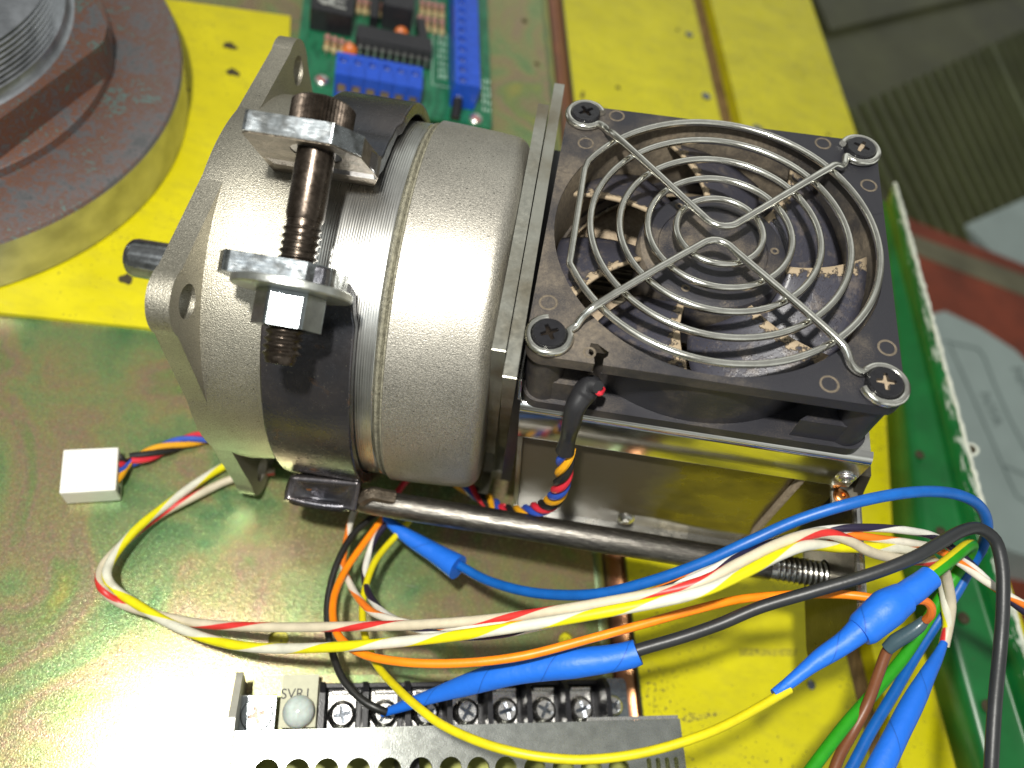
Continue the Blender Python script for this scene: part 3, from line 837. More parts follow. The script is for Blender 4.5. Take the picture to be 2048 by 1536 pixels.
for k, pl_ in enumerate(([(411.06, 324.96, -289.40), (428.75, 326.73, -289.40), (444.60, 328.36, -289.40), (449.54, 322.15, -289.40), (455.43, 294.51, -289.40), (462.95, 267.56, -289.40), (473.24, 242.52, -289.40), (487.15, 215.05, -289.40)], [(415.62, 322.32, -289.40), (428.60, 281.14, -289.40), (439.25, 246.41, -289.40), (449.37, 213.39, -289.40), (456.29, 192.95, -289.40), (467.39, 189.16, -289.40)], [(447.82, 217.35, -289.40), (467.36, 214.87, -289.40), (486.50, 212.25, -289.40)])):
    mb = MB(); tube(mb, pl_, 0.7, 6); mb.build('outline', 'lid_line', ld)
tm = frameM(V((447.25, 268.59, -289.50)), V((133.52, 27.12, 0.00)) - V((131.84, 32.12, 0.00)), Z=(0, 0, 1))
text_mesh('printed_letters', 'NYA', 15, tm, 'lid_line', ld, 0.3)
tm = frameM(V((485.47, 309.13, -289.50)), V((133.52, 27.12, 0.00)) - V((131.84, 32.12, 0.00)), Z=(0, 0, 1))
text_mesh('printed_letters', 'NH', 17, tm, 'lid_line', ld, 0.3)
tag(bgslab('brown_box', 'dark reddish brown box corner below the pale grey lid', 'box', [(482.77, 187.25, -340.00), (622.80, 199.63, -340.00), (584.28, 72.57, -340.00), (463.52, 85.23, -340.00)], 85, 'beam_red', 2))

# ================================================================== control circuit board, top
PC = V((-19.78, 168.87, -86.00))
PM_ = BM(PC)
pcb = thing('circuit_board', 'green circuit board with blue screw terminals at the top behind the motor', 'circuit board', M=PM_)
def L2(M, p): return M.inverted() @ V(p)
def at(M, x, y, z=0.0): return M @ Matrix.Translation((x, y, z))
WPCB = 84
mb = MB(); mb.prism([(p[0], p[1]) for p in rrect(-WPCB, 0, 1.5, 135, 1.2)], -1.8, 0, PM_); mb.build('board', 'pcb_green', pcb)
for x, y in ((-WPCB + 4, 20), (-4, 8)):
    mb = MB(); mb.revolve([(-8, 3), (-1.8, 3)], PM_ @ frameM((x, y, 0), (0, 0, 1), Y=(0, 1, 0)), 12); mb.build('standoff', 'tin', pcb)
def pl_(x, y): return (x, y)
# screws (dome with slot and a red paint mark)
for px in ((-92.73, 163.67, -84.00), (-26.39, 171.00, -84.00)):
    q = L2(PM_, px)
    m = PM_ @ frameM((q.x, q.y, 0), (0, 0, 1), Y=(0, 1, 0))
    mb = MB(); mb.revolve([(0, 3.0), (1.0, 3.0), (1.8, 2.3), (2.1, 1.2), (2.2, 0)], m, 24)
    sc = mb.build('board_screw', 'tin', pcb)
    mb = MB(); mb.box((0.7, -1.2, 2.05), (3.4, 1.0, 0.35), PM_ @ Matrix.Translation((q.x, q.y, 0)) @ Matrix.Rotation(-0.7, 4, 'Z')); mb.build('paint_mark', 'red_mark', sc)
# six way terminal block
def term_block(n, pitch, M, depth, h, front_openings=True):
    for i in range(n):
        c = M @ Matrix.Translation((pitch * (i + 0.5), 0, 0))
        w = pitch - 0.12
        mb = MB()
        mb.prism([(-w / 2, -depth * 0.5), (w / 2, -depth * 0.5), (w / 2, depth * 0.5), (-w / 2, depth * 0.5)], h * 0.62, h, c, [circ(0, depth * 0.18, pitch * 0.30, 18)])
        # lower body as a U with the wire opening to the front
        mb.box((-w / 2 + pitch * 0.09, 0, h * 0.31), (pitch * 0.18, depth, h * 0.62), c)
        mb.box((w / 2 - pitch * 0.09, 0, h * 0.31), (pitch * 0.18, depth, h * 0.62), c)
        mb.box((0, depth * 0.28, h * 0.31), (w - pitch * 0.36, depth * 0.44, h * 0.62), c)
        mb.box((0, -depth * 0.25, h * 0.07), (w - pitch * 0.36, depth * 0.5, h * 0.14), c)
        cell = mb.build('terminal', 'terminal_blue', pcb, bevel=0.12, seg=1)
        mb = MB(); mb.box((0, -depth * 0.2, h * 0.36), (w - pitch * 0.42, depth * 0.3, h * 0.42), c)
        mb.build('clamp', 'terminal_gold', cell)
        mb = MB(); mb.prism(circ(0, depth * 0.18, pitch * 0.27, 16), h * 0.6, h * 0.86, c, [[(-pitch * .2, depth * .18 - .25), (pitch * .2, depth * .18 - .25), (pitch * .2, depth * .18 + .25), (-pitch * .2, depth * .18 + .25)]])
        mb.build('screw', 'tin', cell)
qa = L2(PM_, (-85.65, 154.34, -80.00)); qb = L2(PM_, (-50.43, 159.68, -80.00))
pitch6 = (qb - qa).length / 6 * 1.0
tq = at(PM_, qa.x + 0.2, (qa.y + qb.y) / 2 + 9.5)
term_block(6, pitch6, tq, 13, 13)
# long terminal strip on the right
qc = L2(PM_, (-34.44, 171.85, -76.00))
qd = L2(PM_, (-47.49, 236.86, -76.00))
ph = 6.35
tv = PM_ @ Matrix.Translation((qc.x + 1.5, qc.y + 3, 0)) @ Matrix.Rotation(PI / 2, 4, 'Z')
term_block(15, ph, tv, 11, 13)
# twenty pin chip in a socket
qi = L2(PM_, (-68.90, 190.94, -80.00)); ci = at(PM_, qi.x, qi.y + 4)
mb = MB(); mb.box((0, 0.6, 5.0), (33, 8.6, 5.4), ci); ch = mb.build('chip', 'chip_black', pcb, bevel=0.3)
mb = MB(); mb.box((0, 0, 0.7), (33.6, 13.0, 1.3), ci); mb.build('chip_socket', 'black_plastic', pcb)
pin = None
for k in range(10):
    for sy in (-1, 1):
        mb = MB(); x = (k - 4.5) * 3.2
        mb.box((x, sy * 5.2, 4.2), (1.7, 2.0, 0.5), ci); mb.box((x, sy * 6.2, 1.9), (1.1, 0.45, 2.6), ci)
        mb.build('pin', 'tin', pcb)
def resistor(px, py, l=8.5, r=1.35):
    q = L2(PM_, px) if not isinstance(px, tuple) else V(px)
def res_at(q, along='y', flip=False):
    m = PM_ @ frameM((q.x, q.y, 1.5), (0, 1, 0), Z=(0, 0, 1))
    mb = MB()
    mb.revolve([(-4.6, 0.2), (-4.5, 1.1), (-3.9, 1.5), (-2.9, 1.5), (-2.4, 1.2), (0, 1.2)], m, 14)
    R1 = mb.build('resistor', 'resistor_beige', pcb)
    mb = MB(); mb.revolve([(0, 1.2), (2.4, 1.2), (2.9, 1.5), (3.9, 1.5), (4.5, 1.1), (4.6, 0.2)], m, 14); mb.build('upper_half', 'resistor_pink', R1)
    mb = MB()
    for s_ in (-1, 1): tube(mb, [m @ V((s_ * 4.5, 0, 0)), m @ V((s_ * 5.9, 0, 0)), m @ V((s_ * 6.3, 0, -1.4))], 0.28, 6)
    mb.build('lead', 'tin', R1)
    for x_, mt in ((-1.5, 'red_mark'), (0.2, 'terminal_gold'), (1.6, 'ink')):
        mb = MB(); mb.revolve([(x_ - .3, 1.26), (x_ + .3, 1.26)], m, 14); mb.build('band', mt, R1)
for (ax, bx_, n_, dy) in (((-96.78, 185.59, -82.00), (-87.40, 185.79, -82.00), 4, 0), ((-91.01, 215.86, -82.00), (-82.25, 217.86, -82.00), 4, 0), ((-64.24, 229.80, -82.00), (-55.01, 231.96, -82.00), 4, 0), ((-62.76, 219.03, -82.00), (-52.65, 220.89, -82.00), 4, 0)):
    A_ = L2(PM_, ax); B_ = L2(PM_, bx_)
    for k in range(n_):
        q = A_.lerp(B_, k / (n_ - 1)); res_at(q)
for px in ((-68.68, 205.27, -82.00), (-86.35, 183.57, -82.00)):
    q = L2(PM_, px); m = PM_ @ frameM((q.x, q.y, 3.2), (0, 1, 0), Z=(0, 0, 1))
    mb = MB(); mb.revolve([(-1.5, 0.1), (-1.4, 1.8), (-0.8, 2.8), (0, 3.1), (0.8, 2.8), (1.4, 1.8), (1.5, 0.1)], m @ Matrix.Rotation(0.5, 4, 'Y'), 20); mb.build('ceramic_capacitor', 'ceramic_orange', pcb)
# relay with white marks, upper left, and the tall block in the middle
q = L2(PM_, (-98.05, 195.52, -75.00))
mb = MB(); mb.box((0, 12, 5.5), (18, 28, 11), at(PM_, q.x, q.y)); rel = mb.build('voltage_regulator', 'black_plastic', pcb, bevel=0.5)
for k, (yy, ww) in enumerate(((-4.5, 9), (-1.0, 7), (2.6, 8), (7, 6))):
    mb = MB(); mb.box((1, yy + 7, 11.1), (ww, 1.0, 0.4), at(PM_, q.x, q.y) @ Matrix.Rotation(-0.12, 4, 'Z')); mb.build('metal_leg', 'tin', rel)
mb = MB(); mb.revolve([(11.2, 4.4), (11.9, 4.0), (11.9, 2.4), (11.2, 2.2)], at(PM_, q.x - 3, q.y + 6) @ frameM((0, 0, 0), (0, 0, 1), Y=(0, 1, 0)), 20, 0.6, 4.2); mb.build('metal_loop', 'tin', rel)
q = L2(PM_, (-72.37, 210.22, -74.00))
mb = MB(); mb.box((0, 13, 6.5), (13.5, 28, 13), at(PM_, q.x, q.y)); mb.build('transformer', 'chip_black', pcb, bevel=0.6)
mb = MB(); mb.box((-10, 9, 3), (4, 22, 6), at(PM_, q.x, q.y)); mb.build('pin_header', 'black_plastic', pcb, bevel=0.3)
q = L2(PM_, (-59.89, 208.07, -80.00))
mb = MB(); mb.box((0, 0, 3), (4, 17, 6), at(PM_, q.x, q.y) @ Matrix.Rotation(0.1, 4, 'Z')); mb.build('black_jumper', 'black_plastic', pcb, bevel=0.3)
q = L2(PM_, (-35.67, 171.06, -80.00))
mb = MB(); mb.revolve([(-5.5, 0.1), (-5.4, 2.2), (4.0, 2.2)], PM_ @ frameM((q.x, q.y, 3), (0.1, 1, 0.35), Z=(0, 0, 1)), 20); cp = mb.build('capacitor', 'black_plastic', pcb)
mb = MB(); mb.revolve([(4.0, 2.22), (5.6, 2.2), (6.2, 1.6), (6.3, 0)], PM_ @ frameM((q.x, q.y, 3), (0.1, 1, 0.35), Z=(0, 0, 1)), 20); mb.build('cap_end', 'tin', cp)
# silkscreen frames and print
mb = MB()
def line_rect(x0, y0, x1, y1, w=0.35):
    for a, b, c, d in ((x0, y0, x1, y0 + w), (x0, y1 - w, x1, y1), (x0, y0 + w, x0 + w, y1 - w), (x1 - w, y0 + w, x1, y1 - w)):
        mb.add([PM_ @ V(p) for p in ((a, b, .06), (c, b, .06), (c, d, .06), (a, d, .06))], [(0, 1, 2, 3)])
q1 = L2(PM_, (-48.10, 183.76, -86.00)); q2 = L2(PM_, (-50.42, 218.58, -86.00))
line_rect(q1.x - 1, q1.y, q2.x + 4, q2.y)
line_rect(q1.x - 52, q2.y + 16, q1.x - 40, q2.y + 32)
random.seed(5)
for (cx, cy, n_) in ((q1.x + 2, q1.y + 5, 7), (q1.x + 7, q1.y + 6, 6), (q1.x - 48, q2.y + 14, 5), (q1.x + 22, 10, 5), (q1.x + 18, 24, 4)):
    for j in range(n_):
        for k in range(3):
            x = cx + k * 1.5; y = cy + j * 4.4 + random.uniform(-.3, .3); h_ = random.uniform(1.2, 3)
            mb.add([PM_ @ V(p) for p in ((x, y, .06), (x + .7, y, .06), (x + .7, y + h_, .06), (x, y + h_, .06))], [(0, 1, 2, 3)])
tag(mb.build('silkscreen', 'silkscreen', pcb), kind='stuff')

# ================================================================== power supply, bottom
PS0 = V((-43.49, -82.91, -62.00)); PS1 = V((72.00, -58.68, -62.00))
WL = (PS1 - PS0).length
PSM = BM((PS0.x, PS0.y, -97))
psu = thing('power_supply', 'metal cased power supply with a screw terminal row at the bottom edge', 'power supply', M=PSM)
HC = 35.0
def psu_xy(px): 
    q = PSM.inverted() @ V(px); return q.x, q.y
slots = []
for (px) in ((-33.63, -89.91, -62.00), (-26.72, -88.61, -62.00), (-19.91, -87.31, -62.00), (-12.50, -85.91, -62.00), (-4.94, -84.49, -62.00), (2.77, -83.03, -62.00), (10.26, -81.61, -62.00), (17.27, -80.39, -62.00), (24.39, -79.03, -62.00), (32.06, -77.70, -62.00), (39.71, -76.24, -62.00), (47.39, -74.90, -62.00), (55.08, -73.56, -62.00)):
    q = PSM.inverted() @ V(px)
    for r_ in range(3): slots.append(circ(q.x, q.y - 0.4 - r_ * 8.2, 3.0, 20))
for k in range(4):
    x0 = WL - 11.5 + k * 2.7
    slots.append(rrect(x0, -34, x0 + 1.3, -9.5, 0.6, 4))
mb = MB(); mb.prism([(0, 0), (WL, 0), (WL, -60), (0, -60)], HC - 1.4, HC, PSM, slots); mb.build('vented_cover', 'psu_metal', psu, bevel=0.0)
mb = MB(); mb.box((WL / 2, -0.6, HC / 2 - 0.75), (WL, 1.2, HC - 1.5), PSM); mb.build('cover_front', 'psu_metal', psu)
mb = MB(); mb.box((WL - 0.7, -30.7, HC / 2 - 0.75), (1.4, 58.6, HC - 1.5), PSM); mb.build('cover_side', 'psu_metal', psu)
mb = MB(); mb.box((WL - 14, 0.5, HC - 0.35), (27, 0.9, 0.6), PSM); mb.build('rolled_lip', 'nickel', psu)
mb = MB(); mb.box((WL / 2, -30, 1.0), (WL - 3, 58, 1.2), PSM); mb.build('inner_board', 'board_base', psu)
random.seed(9)
for k in range(26):
    w_ = random.uniform(3, 9); x_ = random.uniform(6, WL - 12)
    mb = MB(); hh = random.uniform(8, 26); mb.box((x_, random.uniform(-50, -8), 1.6 + hh / 2), (w_, random.uniform(3, 8), hh), PSM); mb.build('inner_component', random.choice(['label_card', 'black_plastic', 'tin', 'white_plastic_shade']), psu)
# base sheet under terminals and left cheek
mb = MB(); mb.box((WL / 2 - 8, 8, 8.4), (WL - 20, 15, 1.6), PSM); mb.build('base_shelf', 'zinc_chromate_psu', psu)
mb = MB()
chy = psu_xy((-48.78, -69.05, -73.00))[1]
mb.prism([(-60, 0), (chy, 0), (chy, 25.0), (chy - 1, 26), (3.0, 36.2), (-60, 36.2)], -1.7, 0, PSM @ frameM((-0.2, 0, 0), (0, 1, 0), Y=(0, 0, 1)))
mb.build('side_cheek', 'cheek_zinc', psu, bevel=0.25)
# left countersunk screw on its tab
TZ = 17.5
sx, sy = psu_xy((-40.60, -77.35, -80.00))
mb = MB(); mb.box((sx, sy + 0.2, TZ - 1.6), (9.8, 9.6, 1.4), PSM); mb.build('screw_tab', 'zinc_bright', psu, bevel=0.2)
def phillips(name, mat, M, r, h, parent, dome=0.0, cross=0.55, depth=1.0, cmat=None):
    mb = MB()
    cw = r * 0.15; cr_ = r * cross
    cp = cross_poly(cr_, cw)
    if dome <= 0:
        mb.revolve([(0, r), (h * 0.8, r), (h, r * 0.93)], M @ frameM((0, 0, 0), (0, 0, 1), Y=(0, 1, 0)), 32)
        mb.prism(circ(0, 0, r * 0.93, 32), h * 0.2, h, M, [cp], smooth_holes=False)
    else:
        mb.revolve([(0, r), (h * 0.25, r), (h * 0.55, r * 0.93), (h * 0.8, r * 0.8), (h * 0.95, r * 0.66)], M @ frameM((0, 0, 0), (0, 0, 1), Y=(0, 1, 0)), 32)
        mb.prism(circ(0, 0, r * 0.66, 32), 0, h * 0.95, M, [cp], smooth_holes=False)
    o = mb.build(name, mat, parent, angle=50)
    mb = MB(); mb.prism(cross_poly(cr_ * 0.98, cw * 1.0), 0.0, h - depth, M); 
    mb.build('cross_recess', cmat or mat, o)
    return o
phillips('cheek_screw', 'zinc_bright', at(PSM, sx, sy, TZ - 0.9) @ Matrix.Rotation(0.3, 4, 'Z'), 4.1, 1.2, psu, cmat='bolt_steel')
# trimmer under its label
lx, ly = psu_xy((-30.65, -73.19, -80.00))
mb = MB(); mb.box((lx, ly + 1.4, TZ - 1.4), (9.6, 13.4, 1.0), PSM); mb.build('label', 'label_card', psu)
tx, ty = psu_xy((-32.18, -70.41, -80.00))
text_mesh('label_text', 'SVR1', 3.7, at(PSM, tx, ty + 0.0, TZ - 0.85), 'ink', psu, 0.05)
mb = MB(); mx, my = psu_xy((-30.21, -74.62, -80.00))
mb.revolve([(0, 4.2), (1.6, 4.2), (3.0, 3.7), (4.0, 2.6), (4.5, 1.3), (4.6, 0)], at(PSM, mx, my, TZ - 0.9) @ frameM((0, 0, 0), (0, 0, 1), Y=(0, 1, 0)), 32); mb.build('trimmer_knob', 'clear_dome', psu)
# terminal block
t0x, t0y = psu_xy((-18.88, -72.62, -78.00)); t1x, t1y = psu_xy((48.82, -58.19, -78.00))
tp = (t1x - t0x) / 6.0
ty_ = (t0y + t1y) / 2
mb = MB(); mb.box(((t0x + t1x) / 2, ty_ - 0.5, 11.5), (t1x - t0x + tp, 13.5, 5.5), PSM); tb = mb.build('terminal_block', 'black_plastic', psu, bevel=0.2)
mb = MB(); mb.box(((t0x + t1x) / 2, ty_ + 6.8, 13.5), (t1x - t0x + tp, 1.3, 9), PSM); mb.build('back_rib', 'black_plastic', tb, bevel=0.2)
for k in range(8):
    x = t0x - tp / 2 + k * tp + (0.0 if k < 7 else 0.6)
    mb = MB(); hh = 13.5 if k < 7 else 15
    mb.prism([(-6.6, 0), (7.6, 0), (7.6, hh - 3), (6.5, hh - 1.5), (4.6, hh), (-6.6, hh)], -0.75, 0.75, PSM @ frameM((x, ty_, 9.0), (0, 1, 0), Y=(0, 0, 1)))
    mb.build('divider', 'black_plastic', tb, bevel=0.25)
for k in range(7):
    x = t0x + k * tp
    mb = MB(); mb.box((x, ty_ + 0.8, 15.2), (tp * 0.68, 9.6, 1.0), PSM); mb.box((x, ty_ + 5.0, 17.0), (tp * 0.55, 1.1, 3.0), PSM)
    mb.build('contact_plate', 'nickel', tb, bevel=0.3)
    phillips('terminal_screw', 'nickel', at(PSM, x, ty_ - 0.6, 15.7) @ Matrix.Rotation(0.2 + 0.8 * k, 4, 'Z'), 3.85, 3.2, tb, dome=1, cross=0.62, depth=1.4, cmat='dark_polished_steel')
ex, ey = psu_xy((60.09, -55.39, -82.00))
mb = MB(); mb.prism(rrect(ex - 4.5, ey - 9, ex + 5.6, ey + 8, 1.5), 11, 12.4, PSM); mb.build('corner_tab', 'zinc_bright', psu)
phillips('corner_screw', 'nickel', at(PSM, ex, ey, 12.4) @ Matrix.Rotation(0.7, 4, 'Z'), 3.4, 2.6, psu, dome=1, cross=0.62, depth=1.2, cmat='dark_polished_steel')

# ================================================================== MOTOR
MM = Matrix([[0.981385, -0.018264, -0.191182, -27.894754], [0.0188, 0.999823, 0.00099, 35.834499], [0.19113, -0.004566, 0.981554, -38.545208], [0.0, 0.0, 0.0, 1.0]])
AM = Matrix([[0.970143, 0.0, -0.242536, 0.0], [0.0, 1.0, 0.0, 0.0], [0.242536, 0.0, 0.970143, 14.8], [0.0, 0.0, 0.0, 1.0]])
motor = thing('gear_motor', 'grey cast metal motor lying on its side with lugged flange and short shaft', 'motor', M=MM)
def polar(s_, r, th):
    a = math.radians(th); return V((s_, -r * math.sin(a), r * math.cos(a)))
# flange outline: round body with four lugs at 42.6 + 90k degrees
PH = 42.6
def flange_outline():
    pts = []
    Rb = 52.2; Rl = 59.5; rl = 8.2
    for k in range(4):
        a = math.radians(PH + 90 * k)      # angle th: y=-sin, z=cos
        cx, cy = -Rl * math.sin(a), Rl * math.cos(a)
        # lug end arc
        out = (cx / Rl, cy / Rl); tn = (-out[1], out[0])
        # order must run consistently (theta increasing)
        for j in range(-7, 8):
            b = math.radians(j * 9.5)
            ox = out[0] * math.cos(b) + (-tn[0]) * math.sin(b) * -1
            oy = out[1] * math.cos(b) + (-tn[1]) * math.sin(b) * -1
            pts.append((cx + rl * ox, cy + rl * oy))
        # body arc to the next lug
        for j in range(9):
            b = a + math.radians(32 + 26 * j / 8)
            pts.append((-Rb * math.sin(b), Rb * math.cos(b)))
    return pts
fo = flange_outline()
FR = MM @ frameM((0, 0, 0), (0, 1, 0), Y=(0, 0, 1))     # local xy -> motor yz, z -> motor x
lug_holes = [circ(-59.4 * math.sin(math.radians(PH + 90 * k)), 59.4 * math.cos(math.radians(PH + 90 * k)), 4.0, 28) for k in range(4)]
mb = MB(); mb.prism(fo, -48.2, -43.0, FR, lug_holes); mb.build('mounting_flange', 'cast_aluminium', motor, bevel=0.7, seg=3, angle=50)
# gearbox: shoulders that run back from the flange between the lugs, then the round casting
def body_sec(s_, k):
    pts = []
    for i in range(96):
        th = 2 * PI * i / 96
        d = (math.degrees(th) - PH) % 90; d = min(d, 90 - d)         # 0 at a lug, 45 between
        r = 50.6 + 1.9 * k
        pts.append(V((s_, -r * math.sin(th), r * math.cos(th))))
    return pts
secs = [(-47.9, 0.95), (-47.4, 1.0), (-40, 1.0), (-36, 0.7), (-30, 0.25), (-26, 0.0), (-24.4, 0.0)]
vs = []
for s_, k in secs: vs += body_sec(s_, k)
mb = MB(); mb.add([MM @ p for p in vs], [(j * 96 + i, j * 96 + (i + 1) % 96, (j + 1) * 96 + (i + 1) % 96, (j + 1) * 96 + i) for j in range(len(secs) - 1) for i in range(96)], True)
mb.revolve([(-24.4, 50.6), (-24.0, 49.6)], MM, 96)
mb.build('gearbox_casting', 'cast_aluminium', motor)
# webs that run from each lug hole pocket back into the casting
mb = MB(); mb.revolve([(-24.2, 49.4), (-24.0, 50.7), (-2.4, 50.9), (-1.6, 50.3)], MM, 128); mb.build('turned_ring', 'turned_aluminium', motor)
mb = MB(); mb.revolve([(-1.8, 50.2), (-1.5, 51.2), (-0.9, 51.4), (-0.4, 50.6), (-0.1, 51.5), (0.3, 51.6)], MM, 128); mb.build('joint_seam', 'seam_grease', motor)
prof = [(0.2, 51.4), (0.6, 52.2), (8, 51.9), (16, 51.5), (20.5, 51.1)]
for j in range(1, 9):
    a = PI / 2 * j / 8; prof.append((20.5 + 4.6 * math.sin(a), 46.5 + 4.6 * math.cos(a)))
prof += [(25.1, 20)]
mb = MB(); mb.revolve(prof, MM, 128); mb.build('motor_can', 'fine_cast_aluminium', motor)
mb = MB(); mb.revolve([(-87.7, 0), (-87.7, 4.8), (-86.8, 5.6), (-85.6, 5.9), (-51, 6.2)], MM, 40); mb.build('shaft', 'shaft_steel', motor)
mb = MB(); mb.revolve([(-54.5, 6.3), (-54.5, 16), (-51.4, 18)], MM, 40); mb.build('shaft_boss', 'cast_aluminium', motor)
# square end plates
pa = [(-43.57, 49.41), (-35.14, 6.85), (-15.16, -81.37), (-44, -30), (-30, -46), (38, -46), (44, -38), (44, 36), (38, 47), (-12, 47)]
mb = MB(); mb.prism(pa, 25.2, 28.2, FR); mb.build('end_flange', 'plate_steel', motor, bevel=0.4)
b1 = (-50.51, 50.79); b2 = (-8.97, -75.27); b3 = (52.18, 43.20); b4 = (-22.40, -61.65); b5 = (-27.59, -80.90)
pb = [b1, b2, (b2[0] + 3, b2[1] - 0.5), (b2[0] + 3, -40), (50, -46), (52, 10), (b3[0], b3[1] - 12), b3]
mb = MB(); mb.prism(pb, 28.5, 31.4, FR); mb.build('adapter_plate', 'plate_steel', motor, bevel=0.3)
pc = [b4, (b4[0] - 1.5, b4[1] - 14), b5, (b5[0] + 1, -46), (-8, -48), (-8, 0)]
mb = MB(); mb.prism([(b4[0] + .2, b4[1]), b5, (b5[0] + 14, b5[1] - 14), (-14, -40), (-14, b4[1] - 2)], 28.2, 31.2, FR @ Matrix.Translation((0, 0, 0.05))); mb.build('lower_foot', 'plate_steel', motor, bevel=0.3)
mb = MB(); mb.prism([(-36, -36), (40, -36), (40, 30), (-36, 30)], 31.4, 34.5, FR); mb.build('inner_spacer', 'black_plastic', motor)

# ================================================================== CLAMP round the gearbox
clamp = thing('pipe_clamp', 'dark steel strap clamp with long bolt and ears around the gearbox', 'clamp', M=MM)
TH0 = 28.25
a0 = math.radians(TH0)
rd = V((0, -math.sin(a0), math.cos(a0))); tg = V((0, -math.cos(a0), -math.sin(a0)))     # radial and tangential
BC = polar(-17.9, 66, TH0)
def ear_pt(k, r): return rd * r + tg * k        # in the motor yz plane
path = []          # (point yz, s0, s1)
# upper ear from its outer end down to the strap
def rad_at(th):    # strap bulges away from the casting over the top
    d = (th + 360) % 360
    bulge = math.exp(-((d - 322) / 26.0) ** 2) * 1.2 + 0.0
    return 53.0 + bulge
st = []
st.append((ear_pt(-22, 71), -31.0, -11)); st.append((ear_pt(-22, 60), -33, -6.5)); st.append((ear_pt(-21.5, 55.0), -31, -7.0))
for i in range(1, 9):
    th = 2.5 - i * 2.2; r = rad_at(th) + 1.8 * max(0, 1 - i / 6.0)
    q = polar(0, r, th); st.append((q, -27.5, -7.5))
th = -17
while th > -320:
    q = polar(0, rad_at(th), th); st.append((q, -27.4 + 1.0 * math.sin(math.radians(-th)) , -6.6)); th -= 4
th_end = 38.5
for th in (40.5,):
    q = polar(0, 53.3, th); st.append((q, -28.5, -7.2))
st.append((ear_pt(7.6, 54.6), -29, -7.5)); st.append((ear_pt(6.6, 57.5), -31, -8.2)); st.append((ear_pt(6.2, 62), -32.5, -9)); st.append((ear_pt(6.1, 66), -33, -9.4)); st.append((ear_pt(6.1, 70.5), -31.5, -10.5))
n = len(st)
cen = [V((0, p[0].y, p[0].z)) for p in st]
vs = []
for i in range(n):
    t = (cen[min(i + 1, n - 1)] - cen[max(i - 1, 0)]).normalized()
    nn = V((0, -t.z, t.y))
    th_ = 1.6 if 6 < i < n - 5 else 2.0
    for sgn in (1, -1):
        for s_ in (st[i][1], st[i][2]):
            p = cen[i] + nn * th_ * sgn; vs.append(MM @ V((s_, p.y, p.z)))
fs = []
for i in range(n - 1):
    a = i * 4; b = a + 4
    fs += [(a, a + 1, b + 1, b), (a + 2, b + 2, b + 3, a + 3), (a, b, b + 2, a + 2), (a + 1, a + 3, b + 3, b + 1)]
fs += [(0, 2, 3, 1), ((n - 1) * 4, (n - 1) * 4 + 1, (n - 1) * 4 + 3, (n - 1) * 4 + 2)]
mb = MB(); mb.add(vs, fs, True); strap = mb.build('strap', 'strap_steel', clamp, bevel=0.5, angle=32)
# ears wear bright ground edges and a browner inner face: thin facings fixed to the strap ends
EM = MM @ frameM(V((0, 0, 0)), (1, 0, 0), Y=rd)        # x = s, y = radial, z = -tangent? 
ez = EM.to_3x3() @ V((0, 0, 1)); tw_ = MM.to_3x3() @ tg
sg = 1 if ez.dot(tw_) > 0 else -1
def earplate(name, poly, k0, k1, mat, hole=None, bevel=0.5):
    z0, z1 = sorted((k0 * sg, k1 * sg))
    mb = MB(); mb.prism(poly, z0, z1, EM, [hole] if hole else []); return mb.build(name, mat, clamp, bevel=bevel, seg=3)
hole = circ(-17.9, 66, 5.4, 28)
earplate('upper_ear', [(-33.0, 47), (-31.6, 72.0), (-30.6, 73.2), (-13, 73.2), (-8.0, 68), (-6.6, 55), (-10.5, 42.5), (-30, 42.5)], -24.3, -19.8, 'brown_steel', hole, 0.7)
earplate('lower_ear', [(-33.2, 62), (-33.6, 67.5), (-31.0, 71.6), (-14, 71.6), (-9.4, 68), (-8.2, 58), (-30, 58)], 3.9, 8.3, 'ground_steel', hole, 1.2)
earplate('ground_edge', [(-31.4, 73.2), (-30.6, 73.9), (-12.8, 73.9), (-7.6, 68.6), (-8.0, 68.0), (-13, 73.2)], -24.2, -20.0, 'ground_steel', None, 0.3)
# bolt along the tangent
BMx = MM @ frameM(BC, tg, Z=(1, 0, 0))
def bolt_seg(prof, name, mat, seg=48, parent=None, bevel=0): 
    mb = MB(); mb.revolve(prof, BMx, seg); return mb.build(name, mat, parent or clamp, angle=40)
# knurled head
kn = MB(); NK = 56
vs = []
for (x, r, dk) in ((-30.4, 5.3, 0), (-30.4, 6.0, 0), (-29.9, 6.4, 0.3), (-25.0, 6.4, 0.3), (-24.4, 6.2, 0)):
    for i in range(NK * 2):
        a = PI * i / NK; rr = r + (dk if i % 2 else 0)
        vs.append(BMx @ V((x, -rr * math.sin(a), rr * math.cos(a))))
m2_ = NK * 2
kn.add(vs, [(j * m2_ + i, j * m2_ + (i + 1) % m2_, (j + 1) * m2_ + (i + 1) % m2_, (j + 1) * m2_ + i) for j in range(4) for i in range(m2_)])
kn.revolve([(-30.4, 5.3), (-30.3, 3.6), (-27, 3.5), (-27, 0)], BMx, 6, smooth=False)
bolt = kn.build('bolt_head', 'bolt_steel', clamp)
bolt_seg([(-24.5, 4.0), (-6.2, 4.0), (-5.2, 3.7)], 'bolt_shank', 'bolt_steel')
